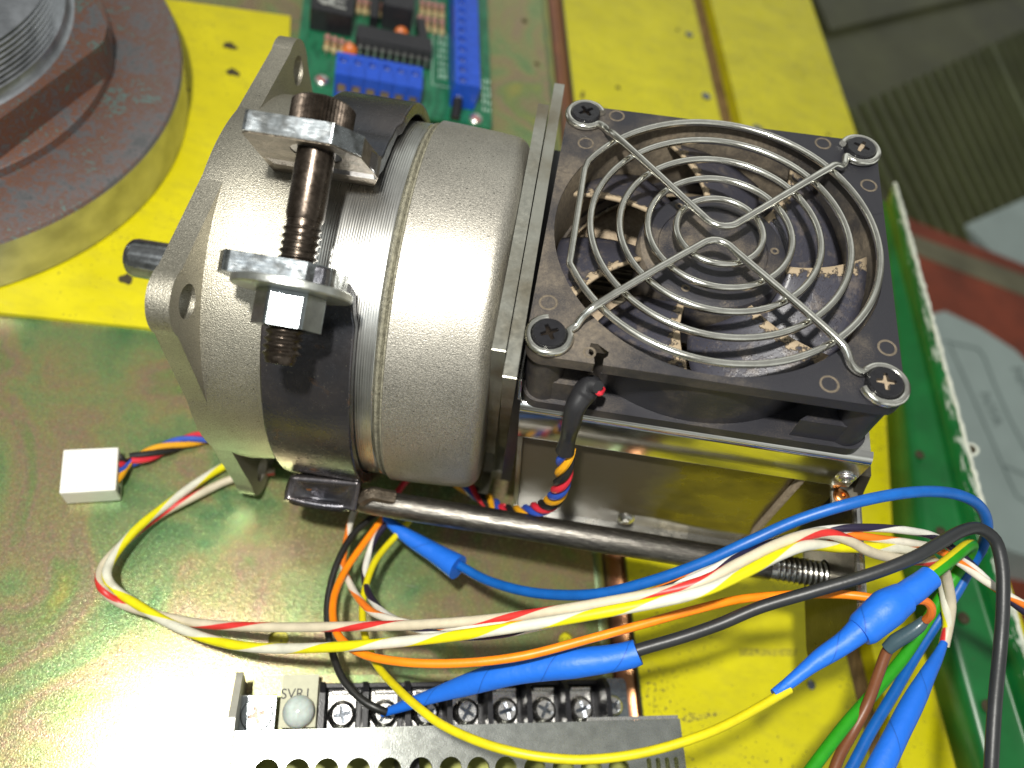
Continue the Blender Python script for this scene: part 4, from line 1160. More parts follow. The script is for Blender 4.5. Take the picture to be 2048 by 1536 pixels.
def thread(x0, x1, r, pitch, depth, M, seg=36, end=True):
    # true helical thread
    mb = MB(); nt = int((x1 - x0) / pitch * seg)
    prof = [(0.0, r), (0.16, r), (0.5, r - depth), (0.66, r - depth)]
    rows = []
    vs = []
    for i in range(nt + 1):
        a = 2 * PI * i / seg; xx = x0 + pitch * i / seg
        for (f_, rr) in prof:
            x = xx + f_ * pitch; fade = min(1.0, (x - x0) / (pitch * 1.2), max(0.0, (x1 + pitch - x) / (pitch * 1.2)))
            rr2 = (r - depth) + (rr - (r - depth)) * (0.25 + 0.75 * fade)
            vs.append(M @ V((x, -rr2 * math.sin(a), rr2 * math.cos(a))))
    fs = []
    for i in range(nt):
        for k in range(3): fs.append((i * 4 + k, i * 4 + k + 1, (i + 1) * 4 + k + 1, (i + 1) * 4 + k))
    for i in range(nt - seg + 1):
        if i + seg + 1 <= nt: fs.append((i * 4 + 3, (i + seg) * 4, (i + seg + 1) * 4, (i + 1) * 4 + 3))
    mb.add(vs, fs, True)
    mb.revolve([(x0 - 0.2, r - depth * 0.6), (x1 + pitch * 0.8, r - depth * 1.02), (x1 + pitch * 1.3, r - depth * 1.6), (x1 + pitch * 1.3, 0)], M, seg)
    return mb
thread(-5.4, 23.2, 4.0, 1.55, 0.75, BMx).build('bolt_thread', 'bolt_steel', clamp, angle=60)
mb = MB(); mb.revolve([(8.4, 4.6), (8.4, 12.2), (8.6, 12.5), (9.9, 12.5), (10.2, 12.2), (10.2, 4.4)], BMx, 56); mb.build('washer', 'washer_zinc', clamp)
hp_ = [(7.4 * math.cos(PI / 3 * i + 0.35), 7.4 * math.sin(PI / 3 * i + 0.35)) for i in range(6)]
NM = BMx @ frameM((0, 0, 0), (0, 1, 0), Y=(0, 0, 1))
nut = MB(); nut.prism(hp_, 10.3, 17.6, NM, [circ(0, 0, 3.9, 30)]); nut.build('nut', 'zinc_bright', clamp, bevel=0.55, seg=3)

# foot of the clamp and the tie rod
rod = thing('tie_rod', 'long dark round steel rod running beneath the fan housing to a threaded end', 'rod', M=AM @ Matrix.Translation((10, -18.4, -69)))
RM = AM @ frameM((0, -18.4, -69.2), (1, 0, 0), Z=(0, 0, 1))
mb = MB(); mb.revolve([(-50, 0), (-50, 2.6), (-47.5, 3.5), (-44, 3.72), (69, 3.72), (70, 3.4)], RM, 40); mb.build('shaft', 'rod_steel', rod)
thread(69.5, 92.5, 3.9, 1.45, 0.38, RM).build('thread', 'thread_steel', rod, angle=60)
nm = RM @ frameM((0, 0, 0), (0, 1, 0), Y=(0, 0, 1))
mb = MB(); mb.prism([(6.6 * math.cos(PI / 3 * i + 0.2), 6.6 * math.sin(PI / 3 * i + 0.2)) for i in range(6)], 87.0, 92.5, nm, [circ(0, 0, 3.7, 24)]); mb.build('nut', 'zinc_bright', rod, bevel=0.5)
# spoon shaped foot welded to rod and strap
ft = MB(); NX, NY = 16, 12
fp = [V(q) for q in [(-50.10, -23.95, -63.69), (-50.07, -17.82, -59.56), (-30.94, -16.26, -54.78), (-30.02, -23.01, -60.74)]]
vs = []
for i in range(NX + 1):
    for j in range(NY + 1):
        u = i / NX; v = j / NY
        p = fp[1].lerp(fp[2], u).lerp(fp[0].lerp(fp[3], u), v)
        dip = 4.2 * math.sin(PI * min(1, u * 1.05)) ** 0.7 * math.sin(PI * v) ** 0.8
        p = p - (AM.to_3x3() @ V((0, 0, 1))) * dip
        vs.append(p)
ft.add(vs, [(i * (NY + 1) + j, (i + 1) * (NY + 1) + j, (i + 1) * (NY + 1) + j + 1, i * (NY + 1) + j + 1) for i in range(NX) for j in range(NY)], True)
foot = ft.build('welded_foot', 'strap_steel', clamp, angle=80)
sm = foot.modifiers.new('thickness', 'SOLIDIFY'); sm.thickness = 2.2 * S; sm.offset = 0
mb = MB(); wp = [(-29.51, -19.57, -60.61), (-26.87, -17.99, -57.89), (-24.01, -17.73, -58.20), (-20.44, -17.35, -58.34)]
tube(mb, spline(wp, 0.8), 2.1, 10); mb.build('weld', 'brown_steel', clamp)
mb = MB(); c_ = [(-44.50, -18.74, -61.68)][0]; mb.revolve([(-1, 1.5), (0.1, 1.5), (0.15, 0)], AM @ Matrix.Translation(AM.inverted() @ V(c_)) @ frameM((0, 0, 0), (0.1, 0.1, 1), Y=(0, 1, 0)), 20); mb.build('foot_hole', 'copper', clamp)

# ================================================================== HEAT SINK HOUSING
hs = thing('heatsink_housing', 'bright folded sheet metal box carrying the cooling fan', 'housing', M=AM @ Matrix.Translation((38, 36, -90)))
XL, XR, YF, YB = -5.2, 79.0, -5.4, 79.0
mb = MB()
# top plate with round opening
mb.prism(rrect(XL, YF + 2.6, XR, YB, 0.4), -24.6, -23.4, AM, [circ(35.75, 35.75, 37.5, 64)]); mb.build('top_plate', 'sheet_bright', hs)
# folded front lip: rounded fold drawn as a profile run along x
mb = MB()
pr_ = [(YF + 2.6 - 2.6 * math.sin(PI / 2 * i / 9), -23.38 - 2.6 + 2.6 * math.cos(PI / 2 * i / 9)) for i in range(10)] + [(YF, -38.6), (YF + 0.25, -39.3), (YF + 0.9, -39.3), (YF + 1.3, -38.6), (YF + 1.3, -27.0), (YF + 2.6, -24.6)]
def xrun(mb, pr_, x0, x1):
    vs = [AM @ V((x, y, z)) for x in (x0, x1) for (y, z) in pr_]; m_ = len(pr_)
    mb.add(vs, [(i, (i + 1) % m_, m_ + (i + 1) % m_, m_ + i) for i in range(m_)], True)
    mb.add(vs, [tuple(range(m_))[::-1], tuple(range(m_, 2 * m_))])
xrun(mb, pr_, XL + 0.4, XR + 0.6); mb.build('front_lip', 'lip_bright', hs, angle=50)
mb = MB(); mb.box((XL - 0.2, 30, -19.6), (1.0, 66, 9.5), AM); mb.build('side_lip', 'sheet_bright', hs, bevel=0.3)
# recessed mirror panel, slightly dished, with pressed ridge near the bottom
mb = MB(); nx, nz = 60, 30
x0, x1, z0, z1 = XL + 1.0, 68.5, -93.5, -25
def pz(u, v):
    x = x0 + (x1 - x0) * u; z = z1 + (z0 - z1) * v
    y = -3.0
    rgd = math.exp(-((v - 0.86 - 0.02 * math.sin(u * 9)) / 0.035) ** 2) * (1 / (1 + math.exp(-(u - 0.42) * 40)))
    y -= 1.1 * rgd + 0.5 * math.sin(u * 5) * math.sin(v * 3)
    return AM @ V((x, y, z))
vs = [pz(i / nx, j / nz) for i in range(nx + 1) for j in range(nz + 1)]
mb.add(vs, [(i * (nz + 1) + j, i * (nz + 1) + j + 1, (i + 1) * (nz + 1) + j + 1, (i + 1) * (nz + 1) + j) for i in range(nx) for j in range(nz)], True)
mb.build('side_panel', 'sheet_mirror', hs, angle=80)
mb = MB(); mb.box((x1 + 0.5, -3.6, -59), (1.4, 2.2, 68), AM); mb.build('panel_fold', 'dust_felt', hs, bevel=0.4)
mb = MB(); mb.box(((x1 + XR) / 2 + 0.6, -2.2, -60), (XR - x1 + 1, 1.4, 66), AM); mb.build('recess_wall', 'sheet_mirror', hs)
mb = MB(); mb.box((38, 36, -94.4), (86, 86, 1.4), AM); mb.build('bottom_plate', 'sheet_bright', hs, bevel=0.4)
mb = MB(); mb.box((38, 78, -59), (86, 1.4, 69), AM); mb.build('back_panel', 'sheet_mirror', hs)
mb = MB(); mb.box((XL + 1, 36, -59), (1.2, 82, 69), AM); mb.build('end_panel', 'plate_steel', hs)
# lug plate with the rod hole
LP = AM @ frameM((0, 0, 0), (0, 1, 0), Y=(0, 0, 1))
lugp = [(10, -40), (0, -41), (-2.5, -46), (-4, -48)] + [(-34 - 5.5 * math.sin(PI / 2 * i / 6), -54.5 + 5.5 * math.cos(PI / 2 * i / 6)) for i in range(7)] + [(-39.5, -78)] + [(-34.5 - 5.0 * math.cos(PI / 2 * i / 6), -79 - 5.0 * math.sin(PI / 2 * i / 6)) for i in range(7)] + [(-6, -84), (-2, -93), (10, -93)]
mb = MB(); mb.prism(lugp, 84.2, 86.8, LP, [circ(-18.4, -69.2, 4.4, 28)]); mb.build('lug_plate', 'lug_steel', hs, bevel=0.5, seg=3)
lp_ = [AM @ V((85.5, p_[0], p_[1])) for p_ in lugp[3:14]]
mb = MB(); tube(mb, spline(lp_, 1.0), 1.25, 10); mb.build('rolled_edge', 'sheet_bright', hs)
mb = MB(); mb.box((82, -4, -47), (7, 6, 1.4), AM); tb_ = mb.build('screw_tab', 'plate_steel', hs, bevel=0.3)
def asm_screw(name, mat, pos, axis, r, h, parent):
    m = AM @ frameM(pos, axis, Z=(0, 0.1, 1) if abs(axis[2]) < 0.9 else (0, 1, 0))
    mb = MB(); mb.revolve([(0, r * 1.25), (0.2, r * 1.2), (0.3, r), (h * 0.7, r * 0.95), (h, r * 0.7), (h, r * 0.45), (h * 0.3, r * 0.4), (h * 0.3, 0)], m, 28); return mb.build(name, mat, parent)
asm_screw('rivet_nut', 'nickel', (77.0, YF - 0.02, -33.5), (0, -1, 0.0), 2.0, 1.0, hs)
asm_screw('copper_rivet', 'copper', (81.0, -4.5, -46.3), (0, 0, 1), 1.8, 0.9, hs)
asm_screw('press_nut', 'nickel', (30.5, -4.2, -86), (0, -1, 0.3), 2.2, 1.2, hs)
# dust laden fins under the fan
fb = MB(); fb.box((0, 0, 0), (74, 0.42, 40), Matrix.Identity(4))
random.seed(4)
f0 = None
hsi = ROOT[hs.name].inverted()
me0 = MB(); me0.box((0, 0, 0), (72, 0.5, 46), ROOT[hs.name]); f0 = me0.build('fin', 'fin_metal', hs)
base_m = hsi @ AM
for k in range(44):
    y = 1.5 + k * 1.62
    M_ = base_m @ Matrix.Translation((36, y, -53 + random.uniform(-.5, .5))) @ Matrix.Rotation(random.uniform(-.012, .012), 4, 'X')
    if k == 0:
        m2 = M_.copy(); m2.translation *= S; f0.matrix_local = m2
    else: dup_part(f0, hs, M_)
# felted dust lying on the fins in torn mats
mb = MB(); nx, ny = 70, 70
idx = {}
vs = []
for i in range(nx + 1):
    for j in range(ny + 1):
        x = 0 + 74 * i / nx; y = 0 + 74 * j / ny
        z = -28.8 + 0.7 * mnoise.noise(V((x * 0.25, y * 0.25, 0))) + 0.35 * mnoise.noise(V((x * 0.9, y * 0.9, 3)))
        vs.append(AM @ V((x, y, z)))
fs = []
for i in range(nx):
    for j in range(ny):
        x = 74 * (i + .5) / nx; y = 74 * (j + .5) / ny
        h1 = mnoise.noise(V((x * 0.035 + 5, y * 0.10, 7.0))) + 0.35 * mnoise.noise(V((x * 0.3, y * 0.5, 1.0)))
        bare = (x < 24 and 20 < y < 50)
        thr = -0.30 if not bare else 0.12
        if h1 > thr: fs.append((i * (ny + 1) + j, (i + 1) * (ny + 1) + j, (i + 1) * (ny + 1) + j + 1, i * (ny + 1) + j + 1))
mb.add(vs, fs, True)
dm = mb.build('dust_mat', 'dust_felt', hs, angle=80); tag(dm, kind='stuff')
so = dm.modifiers.new('thickness', 'SOLIDIFY'); so.thickness = 0.7 * S

# ================================================================== COOLING FAN
FCX = FCY = 35.75
fan = thing('cooling_fan', 'dusty black square fan with chrome wire guard on top of the housing', 'fan', M=AM @ Matrix.Translation((FCX, FCY, -23.3)))
lo, hi = -4.9, 76.4
outer = rrect(lo, lo, hi, hi, 4.2, 7)
# little cable slot in the front edge
front = []
for p in outer: front.append(p)
def with_slot(poly, xs0, xs1, depth):
    out = []
    for i in range(len(poly)):
        a = poly[i]; b = poly[(i + 1) % len(poly)]
        out.append(a)
        if abs(a[1] - lo) < 1e-6 and abs(b[1] - lo) < 1e-6 and b[0] - a[0] > 20:
            out += [(xs0, lo), (xs0 - 0.3, lo + 1.6), (xs0 - 1.6, lo + 2.4), (xs0 - 1.4, lo + depth), (xs1 + 1.2, lo + depth), (xs1 + 0.8, lo + 2.4), (xs1, lo + 1.6), (xs1, lo)]
    return out
slotted = with_slot(outer, 10.6, 12.4, 5.2)
screw_xy = [(0, 0), (71.5, 0), (71.5, 71.5), (0, 71.5)]
mb = MB(); mb.prism(slotted, -3.4, 0, AM, [circ(FCX, FCY, 39.0, 72)]); mb.build('frame_front', 'fan_plastic', fan, bevel=0.35)
mb = MB(); mb.prism(outer, -23.2, -20.0, AM, [circ(FCX, FCY, 37.9, 72)]); mb.build('frame_back', 'fan_plastic', fan, bevel=0.35)
FM2 = AM @ frameM((FCX, FCY, 0), (0, 0, 1), Y=(0, 1, 0))
mb = MB(); mb.revolve([(-0.3, 38.95), (-2.2, 38.7), (-6, 38.4), (-17, 38.4), (-20.5, 38.7), (-20.5, 39.6), (-3.2, 39.6)], FM2, 96); mb.build('duct', 'duct_plastic', fan)
mb = MB(); mb.revolve([(-3.4, 39.75), (-20.0, 39.75)], FM2, 96); mb.build('duct_shell', 'fan_plastic', fan)
# funnel faces at the corners of the opening
for k in range(4):
    a = PI / 4 + k * PI / 2
    mb = MB(); mb.revolve([(0.05, 43.4), (0.08, 41.0), (-0.1, 39.1)], FM2, 18, a - 0.42, a + 0.42); mb.build('funnel_face', 'fan_plastic', fan)
for (x, y) in screw_xy:
    mb = MB(); mb.revolve([(-20, 4.3), (-3.4, 4.3)], AM @ frameM((x, y, 0), (0, 0, 1), Y=(0, 1, 0)), 24)
    sx_ = 1 if x < 30 else -1; sy_ = 1 if y < 30 else -1
    for (dx, dy) in ((sx_ * 13, 0), (0, sy_ * 13)):
        if dx: tri = [(x, y - sy_ * 3.6), (x + dx, y - sy_ * 3.6), (x + sx_ * 4, y + sy_ * 4)]
        else: tri = [(x - sx_ * 3.6, y), (x - sx_ * 3.6, y + dy), (x + sx_ * 4, y + sy_ * 4)]
        mb.prism(tri, -20, -12.5, AM)
    mb.build('corner_post', 'fan_plastic', fan, bevel=0.2)
# moulded rings near the corners
for (x, y) in ((8.2, 74.0), (1.2, 62), (62.6, 73.6), (73.4, 60.2), (73.6, 10.5), (60.5, -1.2), (-1.4, 9.5), (9.2, -2.2)):
    mb = MB(); r_ = 1.9 if (x, y) != (9.2, -2.2) else 1.2
    mb.revolve([(0.02, r_ + .28), (0.16, r_ + .1), (0.16, r_ - .1), (0.02, r_ - .28)], AM @ frameM((x, y, 0), (0, 0, 1), Y=(0, 1, 0)), 24); mb.build('moulded_ring', 'dust_ring', fan)
# rotor
mb = MB(); mb.revolve([(-21, 17.2), (-7.5, 18.4), (-5.2, 18.3), (-4.1, 17.6), (-3.7, 16.4), (-3.6, 13.4), (-4.0, 13.2), (-4.0, 0)], FM2, 72); hub = mb.build('hub', 'rotor_plastic', fan)
for k in range(3):
    a = 2.2 + k * 2 * PI / 3
    mb = MB(); mb.revolve([(-3.55, 1.1), (-3.4, 0.9), (-3.55, 0.5)], AM @ frameM((FCX + 15 * math.cos(a), FCY + 15 * math.sin(a), 0), (0, 0, 1), Y=(0, 1, 0)), 16); mb.build('balance_pip', 'dust_ring', hub)
NB = 7
def blade_pt(u, v, off):
    # u along chord 0 leading(top) .. 1 trailing, v root..tip
    r = 18.0 + 19.6 * v
    sweep = 13 * v ** 1.3
    chord = 41 + 1 * v
    ang = math.radians(off + sweep - chord * u)
    z = -4.6 - 10.5 * u ** 0.95 + 0.8 * math.sin(PI * u)
    return V((FCX + r * math.cos(ang), FCY + r * math.sin(ang), z))
bl = MB(); nu, nv = 14, 10
BL0 = -6
vs = [AM @ blade_pt(i / nu, j / nv, BL0) for i in range(nu + 1) for j in range(nv + 1)]
fs = []; uvs = []
for i in range(nu):
    for j in range(nv):
        fs.append((i * (nv + 1) + j, (i + 1) * (nv + 1) + j, (i + 1) * (nv + 1) + j + 1, i * (nv + 1) + j + 1))
        uvs.append(((i / nu, j / nv), ((i + 1) / nu, j / nv), ((i + 1) / nu, (j + 1) / nv), (i / nu, (j + 1) / nv)))
bl.add(vs, fs, True, uvs)
b0 = bl.build('blade', 'blade_plastic', fan, angle=60)
so = b0.modifiers.new('thickness', 'SOLIDIFY'); so.thickness = 0.9 * S; so.offset = 0
for k in range(1, NB):
    dup_part(b0, fan, Matrix.Rotation(2 * PI * k / NB, 4, 'Z'))
# guard
guard = thing('fan_guard', 'chrome wire finger guard of concentric rings screwed over the black fan', 'fan guard', M=AM @ Matrix.Translation((FCX, FCY, 1)))
WR = 0.92
for r_ in (10.2, 17.0, 23.7, 30.6):
    mb = MB(); tube(mb, [AM @ V((FCX + r_ * math.cos(2 * PI * i / 96), FCY + r_ * math.sin(2 * PI * i / 96), 2.4)) for i in range(96)], WR * 0.95, 12, closed=True); mb.build('ring', 'chrome_wire', guard)
pts = []
for i in range(120):
    a = 2 * PI * i / 120; x = 37.3 * math.cos(a); y = 37.3 * math.sin(a)
    pts.append((x, y))
out = []
for (x, y) in pts:
    if x < -33.3: continue
    out.append((x, y))
# order from top of the chord round to its bottom, then close with the straight run
i0 = next(i for i in range(len(out)) if out[i][0] > -33.3 and out[i][1] < 0 and out[i - 1][1] > 0 and out[i][0] < -20)
out = out[i0:] + out[:i0]
ch = [(-33.6, 14.6)] + [(-33.75, 14 - 30 * k / 12) for k in range(13)] + [(-33.5, -16.8)]
ring5 = ch + out
mb = MB(); tube(mb, [AM @ V((FCX + x, FCY + y, 2.4)) for (x, y) in ring5], WR * 0.95, 12, closed=True); mb.build('ring', 'chrome_wire', guard)
def loop_pts(cx, cy, a_start, a_end, r=4.55, z=1.1, n=26):
    return [(cx + r * math.cos(a_start + (a_end - a_start) * i / n), cy + r * math.sin(a_start + (a_end - a_start) * i / n), z) for i in range(n + 1)]
D2 = math.radians
upper = loop_pts(0, 71.5, D2(20), D2(322)) + [(5.6, 67.0, 1.5), (6.6, 64.4, 2.6), (8.0, 61.6, 4.3)]
upper += [(31.2, 37.6, 4.6), (33.0, 35.9, 4.6), (35.6, 35.1, 4.6), (38.4, 35.9, 4.6), (40.4, 37.8, 4.6), (61.4, 59.0, 4.5)]
upper += [(63.6, 61.4, 4.0), (65.6, 62.6, 2.6), (66.9, 64.6, 1.5)] + loop_pts(71.5, 71.5, D2(218), D2(218) - D2(-300))
lower = list(reversed(loop_pts(0, 0, D2(35), D2(35) + D2(300)))) [0:0] + loop_pts(0, 0, D2(100) , D2(100) + D2(285)) + [(5.4, 3.2, 1.3), (6.4, 4.8, 2.6), (8.6, 6.7, 4.3)]
lower += [(30.4, 28.0, 4.6), (32.6, 29.9, 4.6), (34.8, 30.5, 4.6), (37.2, 29.7, 4.6), (39.2, 27.8, 4.6), (60.6, 7.8, 4.4)]
lower += [(62.8, 5.4, 4.0), (64.2, 3.2, 2.6), (66.0, 2.2, 1.6)] + loop_pts(71.5, 0, D2(150), D2(150) + D2(-310))
for w_ in (upper, lower):
    pts = [AM @ V(p) for p in w_]
    mb = MB(); tube(mb, spline(pts, 0.7), WR, 12); mb.build('cross_wire', 'chrome_wire', guard)
for k, (x, y) in enumerate(screw_xy):
    m = AM @ Matrix.Translation((x, y, 0.4)) @ Matrix.Rotation(0.5 + k * 1.1, 4, 'Z')
    phillips('guard_screw', 'black_screw', m, 3.75, 2.0, guard, cross=0.55, depth=0.9, cmat='dust_felt' if k in (1, 2) else 'bolt_steel')

# ================================================================== CABLES
# fan cable: black sleeve, four twisted cores, white plug at the left
def twist(pts, mats, r, name_parent, pitch=15.0, lay=None, phase=0.0, seg=9, names=('core',) * 4):
    path = spline(pts, 0.9)
    T, Ns = frames(path)
    L = [0.0]
    for i in range(1, len(path)): L.append(L[-1] + (path[i] - path[i - 1]).length)
    R_ = lay or r * 1.32
    tot = L[-1]
    for k, mt in enumerate(mats):
        pp = []
        for i, p in enumerate(path):
            a = phase + 2 * PI * (L[i] / pitch) + 2 * PI * k / len(mats)
            B = T[i].cross(Ns[i])
            pp.append(p + (Ns[i] * math.cos(a) + B * math.sin(a)) * R_)
        mb = MB(); tube(mb, pp, r, seg); mb.build('core', mt, name_parent)
fcp = [(13.83, -7.26, -4.42), (14.63, -11.11, -10.41), (16.10, -12.77, -15.19)]
fc = thing('fan_cable', 'twisted red black yellow blue fan lead with black sleeve ending in a white plug', 'cable', loc=[(14.63, -11.11, -10.41)][0])
sl = [(13.96, -5.68, 10.04), (13.02, -4.77, 8.78), (12.17, -5.69, 6.50), (11.17, -8.51, 4.19), (11.76, -10.74, 0.22), (12.85, -11.75, -4.66), (13.86, -13.32, -9.57)]
sp, sr = spline(sl, 0.7, [1.5, 2.3, 2.75, 2.6, 2.1, 1.95, 2.25])
mb = MB(); tube(mb, sp, [r_ * (1 + 0.05 * math.sin(i * 0.45)) for i, r_ in enumerate(sr)], 16); mb.build('sleeve', 'shrink_black', fc)
mb = MB(); tube(mb, spline([(16.21, -3.75, 6.48), (14.93, -5.99, 8.22), (13.21, -5.53, 8.83)], 0.6), 0.75, 8); mb.build('core', 'thin_red', fc)
cores = ['thin_red', 'thin_black', 'thin_amber', 'thin_blue']
twist([(14.11, -12.47, -9.50), (14.98, -13.57, -12.38), (16.95, -15.09, -19.10), (18.99, -15.74, -28.90), (19.82, -14.91, -40.03), (18.51, -13.78, -49.63), (16.07, -12.73, -57.46), (12.58, -9.95, -66.58)], cores, 1.02, fc, 19, phase=2.2)
twist([(12.58, -9.95, -66.58), (10.34, -5.90, -73.32), (7.60, -2.71, -78.13), (3.64, 0.71, -82.21), (-2.29, 2.93, -84.73), (-9.77, 4.18, -87.63), (-20.00, 4.72, -89.15)], cores, 0.98, fc, 22, phase=0.4)
twist([(-59.00, 0.77, -90.66), (-68.96, 1.28, -92.12), (-78.74, 1.27, -93.53), (-84.46, -0.77, -93.93), (-89.65, -3.98, -94.20), (-94.33, -7.99, -93.82), (-98.14, -11.79, -93.23), (-100.80, -13.73, -92.86)], cores, 0.98, fc, 27, phase=1.0)
for mt, pl2 in (('thin_black', [(-100.80, -13.73, -92.86), (-101.66, -14.99, -92.05), (-102.77, -14.84, -90.26), (-104.76, -14.09, -89.73)]), ('thin_red', [(-100.80, -13.73, -92.86), (-101.89, -15.21, -92.10), (-102.39, -16.81, -90.17), (-103.49, -17.76, -89.41)]), ('thin_blue', [(-100.73, -13.89, -92.85), (-101.19, -16.11, -91.93), (-101.56, -18.11, -90.99), (-102.88, -19.26, -90.29)]), ('thin_amber', [(-100.67, -14.05, -92.83), (-101.01, -17.26, -91.88), (-100.90, -20.01, -90.83), (-101.42, -22.65, -89.92)])):
    mb = MB(); tube(mb, spline(pl2, 0.7), 0.95, 9); mb.build('core', mt, fc)
# plug
c0, c1, c2, c3 = [V(q) for q in ((-104.49, -13.01, -86.50), (-98.83, -25.34, -86.50), (-112.57, -30.31, -86.50), (-118.82, -17.79, -86.50))]
px_ = ((c0 - c3) + (c1 - c2)).normalized(); ctr = (c0 + c1 + c2 + c3) / 4
PGM = frameM((ctr.x, ctr.y, -97), px_, Z=(0, 0, 1))
lx_ = ((c0 - c3).length + (c1 - c2).length) / 2; ly_ = ((c0 - c1).length + (c3 - c2).length) / 2
plug = thing('wire_plug', 'white plastic plug lying on the metal plate at the end of the twisted leads', 'plug', M=PGM)
mb = MB(); mb.box((0, 0, 5.4), (lx_, ly_, 9.6), PGM); pb_ = mb.build('housing', 'white_plastic', plug, bevel=0.45)
mb = MB(); mb.box((-lx_ / 2 + 2.6, ly_ / 2 - 1.7, 10.1), (3.0, 2.2, 0.5), PGM); mb.box((-lx_ / 2 + 2.8, -ly_ / 2 + 1.6, 10.1), (3.2, 1.4, 0.5), PGM); mb.build('keying_rib', 'white_plastic', plug, bevel=0.15)
mb = MB(); mb.box((-lx_ / 2 + 4.6, 0, 10.15), (0.3, ly_ * 0.9, 0.18), PGM); mb.build('parting_line', 'white_plastic_shade', plug)
for k in range(4):
    mb = MB(); mb.box((lx_ / 2 + 0.05, -ly_ / 2 + ly_ * (k + .5) / 4, 5.2), (0.3, 2.0, 3.0), PGM); mb.build('crimp_hole', 'ink', plug)

WG = 'motor wires looping across the bottom of the bench'
wire('striped_wire', 'cream wire with thin red stripe sweeping in a wide loop across the plate',
 [(-58.62, -6.08, -92.62), (-65.69, -8.64, -93.36), (-71.20, -12.12, -93.71), (-80.33, -21.54, -92.90), (-87.15, -29.19, -92.54), (-92.25, -39.38, -90.72), (-94.51, -46.51, -89.23), (-93.47, -51.08, -87.42), (-90.08, -54.54, -85.03), (-85.72, -56.19, -87.03), (-74.81, -57.69, -83.27), (-63.10, -58.37, -78.28), (-45.67, -57.18, -69.80), (-23.52, -54.89, -54.99), (-6.53, -52.96, -42.49), (9.44, -50.30, -30.26), (28.52, -45.57, -15.18), (47.01, -39.18, -3.34), (54.81, -33.73, -0.36), (63.20, -27.81, 1.74), (70.12, -24.00, 2.44), (75.00, -22.35, 2.63), (81.91, -21.93, 1.26), (89.67, -22.36, -0.92), (99.22, -21.31, -2.66), (107.34, -19.57, -3.72), (116.00, -18.13, -7.74), (121.58, -20.51, -12.53), (124.69, -24.19, -15.88), (125.74, -28.50, -18.70), (125.47, -33.59, -20.83)], 1.28, 'wire_white_red')
wire('striped_wire', 'yellow and white spiral wire in the wide loop nearest the power supply',
 [(-67.74, -2.66, -94.90), (-73.81, -7.47, -94.36), (-79.95, -15.89, -92.80), (-85.81, -26.05, -91.18), (-89.34, -33.44, -88.97), (-91.86, -41.41, -87.53), (-92.30, -47.08, -86.10), (-90.99, -50.70, -84.22), (-88.73, -52.70, -86.75), (-79.28, -56.61, -83.36), (-71.71, -59.19, -80.44), (-61.66, -61.69, -75.86), (-49.97, -63.07, -68.82), (-39.52, -62.66, -62.08), (-22.49, -60.56, -48.55), (-4.78, -57.25, -34.84), (8.56, -54.13, -24.29), (27.38, -48.74, -11.34), (45.70, -42.24, -0.57), (53.81, -37.16, 1.45), (62.59, -30.90, 2.62), (70.15, -26.53, 2.44), (79.84, -23.72, -0.29), (91.36, -20.77, -1.53), (101.02, -18.17, -3.24), (109.81, -16.49, -6.19), (118.15, -17.36, -11.32), (122.64, -20.67, -15.36), (124.17, -25.25, -17.03), (125.61, -28.52, -18.74), (126.14, -33.06, -21.70)], 1.28, 'wire_white_yellow')
wire('striped_wire', 'white and black spiral wire leaving the frame at the right edge over the green angle',
 [(-17.22, -11.97, -80.21), (-19.70, -17.58, -78.77), (-22.30, -24.17, -78.39), (-22.96, -30.83, -77.53), (-22.45, -37.42, -74.31), (-19.57, -43.95, -67.40), (-15.63, -48.85, -59.20), (-10.43, -52.38, -49.66), (-4.24, -54.81, -40.89), (-0.61, -55.42, -36.89), (7.94, -54.59, -29.60), (17.46, -51.61, -23.10), (29.31, -46.26, -17.04), (41.47, -40.43, -11.94), (49.62, -35.61, -8.87), (57.98, -29.80, -7.81), (67.08, -24.03, -7.60), (74.12, -20.51, -5.84), (77.62, -19.37, -2.90), (83.99, -17.93, -0.28), (91.66, -16.26, 0.61), (101.65, -14.44, 0.01), (108.92, -13.66, -1.26), (118.81, -15.44, -3.94), (127.34, -20.43, -4.90), (135.98, -25.32, -4.81), (145.41, -29.26, -4.51)], 1.0, 'wire_white_black')
wire('striped_wire', 'white and orange spiral wire leaving the frame at the right edge beside the black one',
 [(-28.71, -9.02, -85.15), (-30.62, -16.85, -83.56), (-30.46, -24.98, -81.46), (-29.42, -33.80, -79.14), (-26.26, -39.65, -74.23), (-22.04, -45.79, -65.96), (-18.16, -49.29, -59.83), (-11.70, -51.77, -51.00), (-2.59, -53.13, -41.51), (9.69, -51.79, -30.19), (24.84, -47.34, -21.25), (40.08, -40.68, -14.35), (55.11, -31.86, -9.56), (69.39, -24.13, -7.02), (77.53, -21.54, -2.93), (85.68, -19.35, -0.89), (92.83, -18.24, -1.16), (103.56, -16.30, -2.60), (111.66, -15.01, -4.70), (118.88, -16.98, -4.96), (124.39, -19.77, -4.61), (129.82, -22.04, -4.28), (136.69, -24.66, -3.60), (144.06, -27.40, -2.78)], 1.0, 'wire_white_orange')
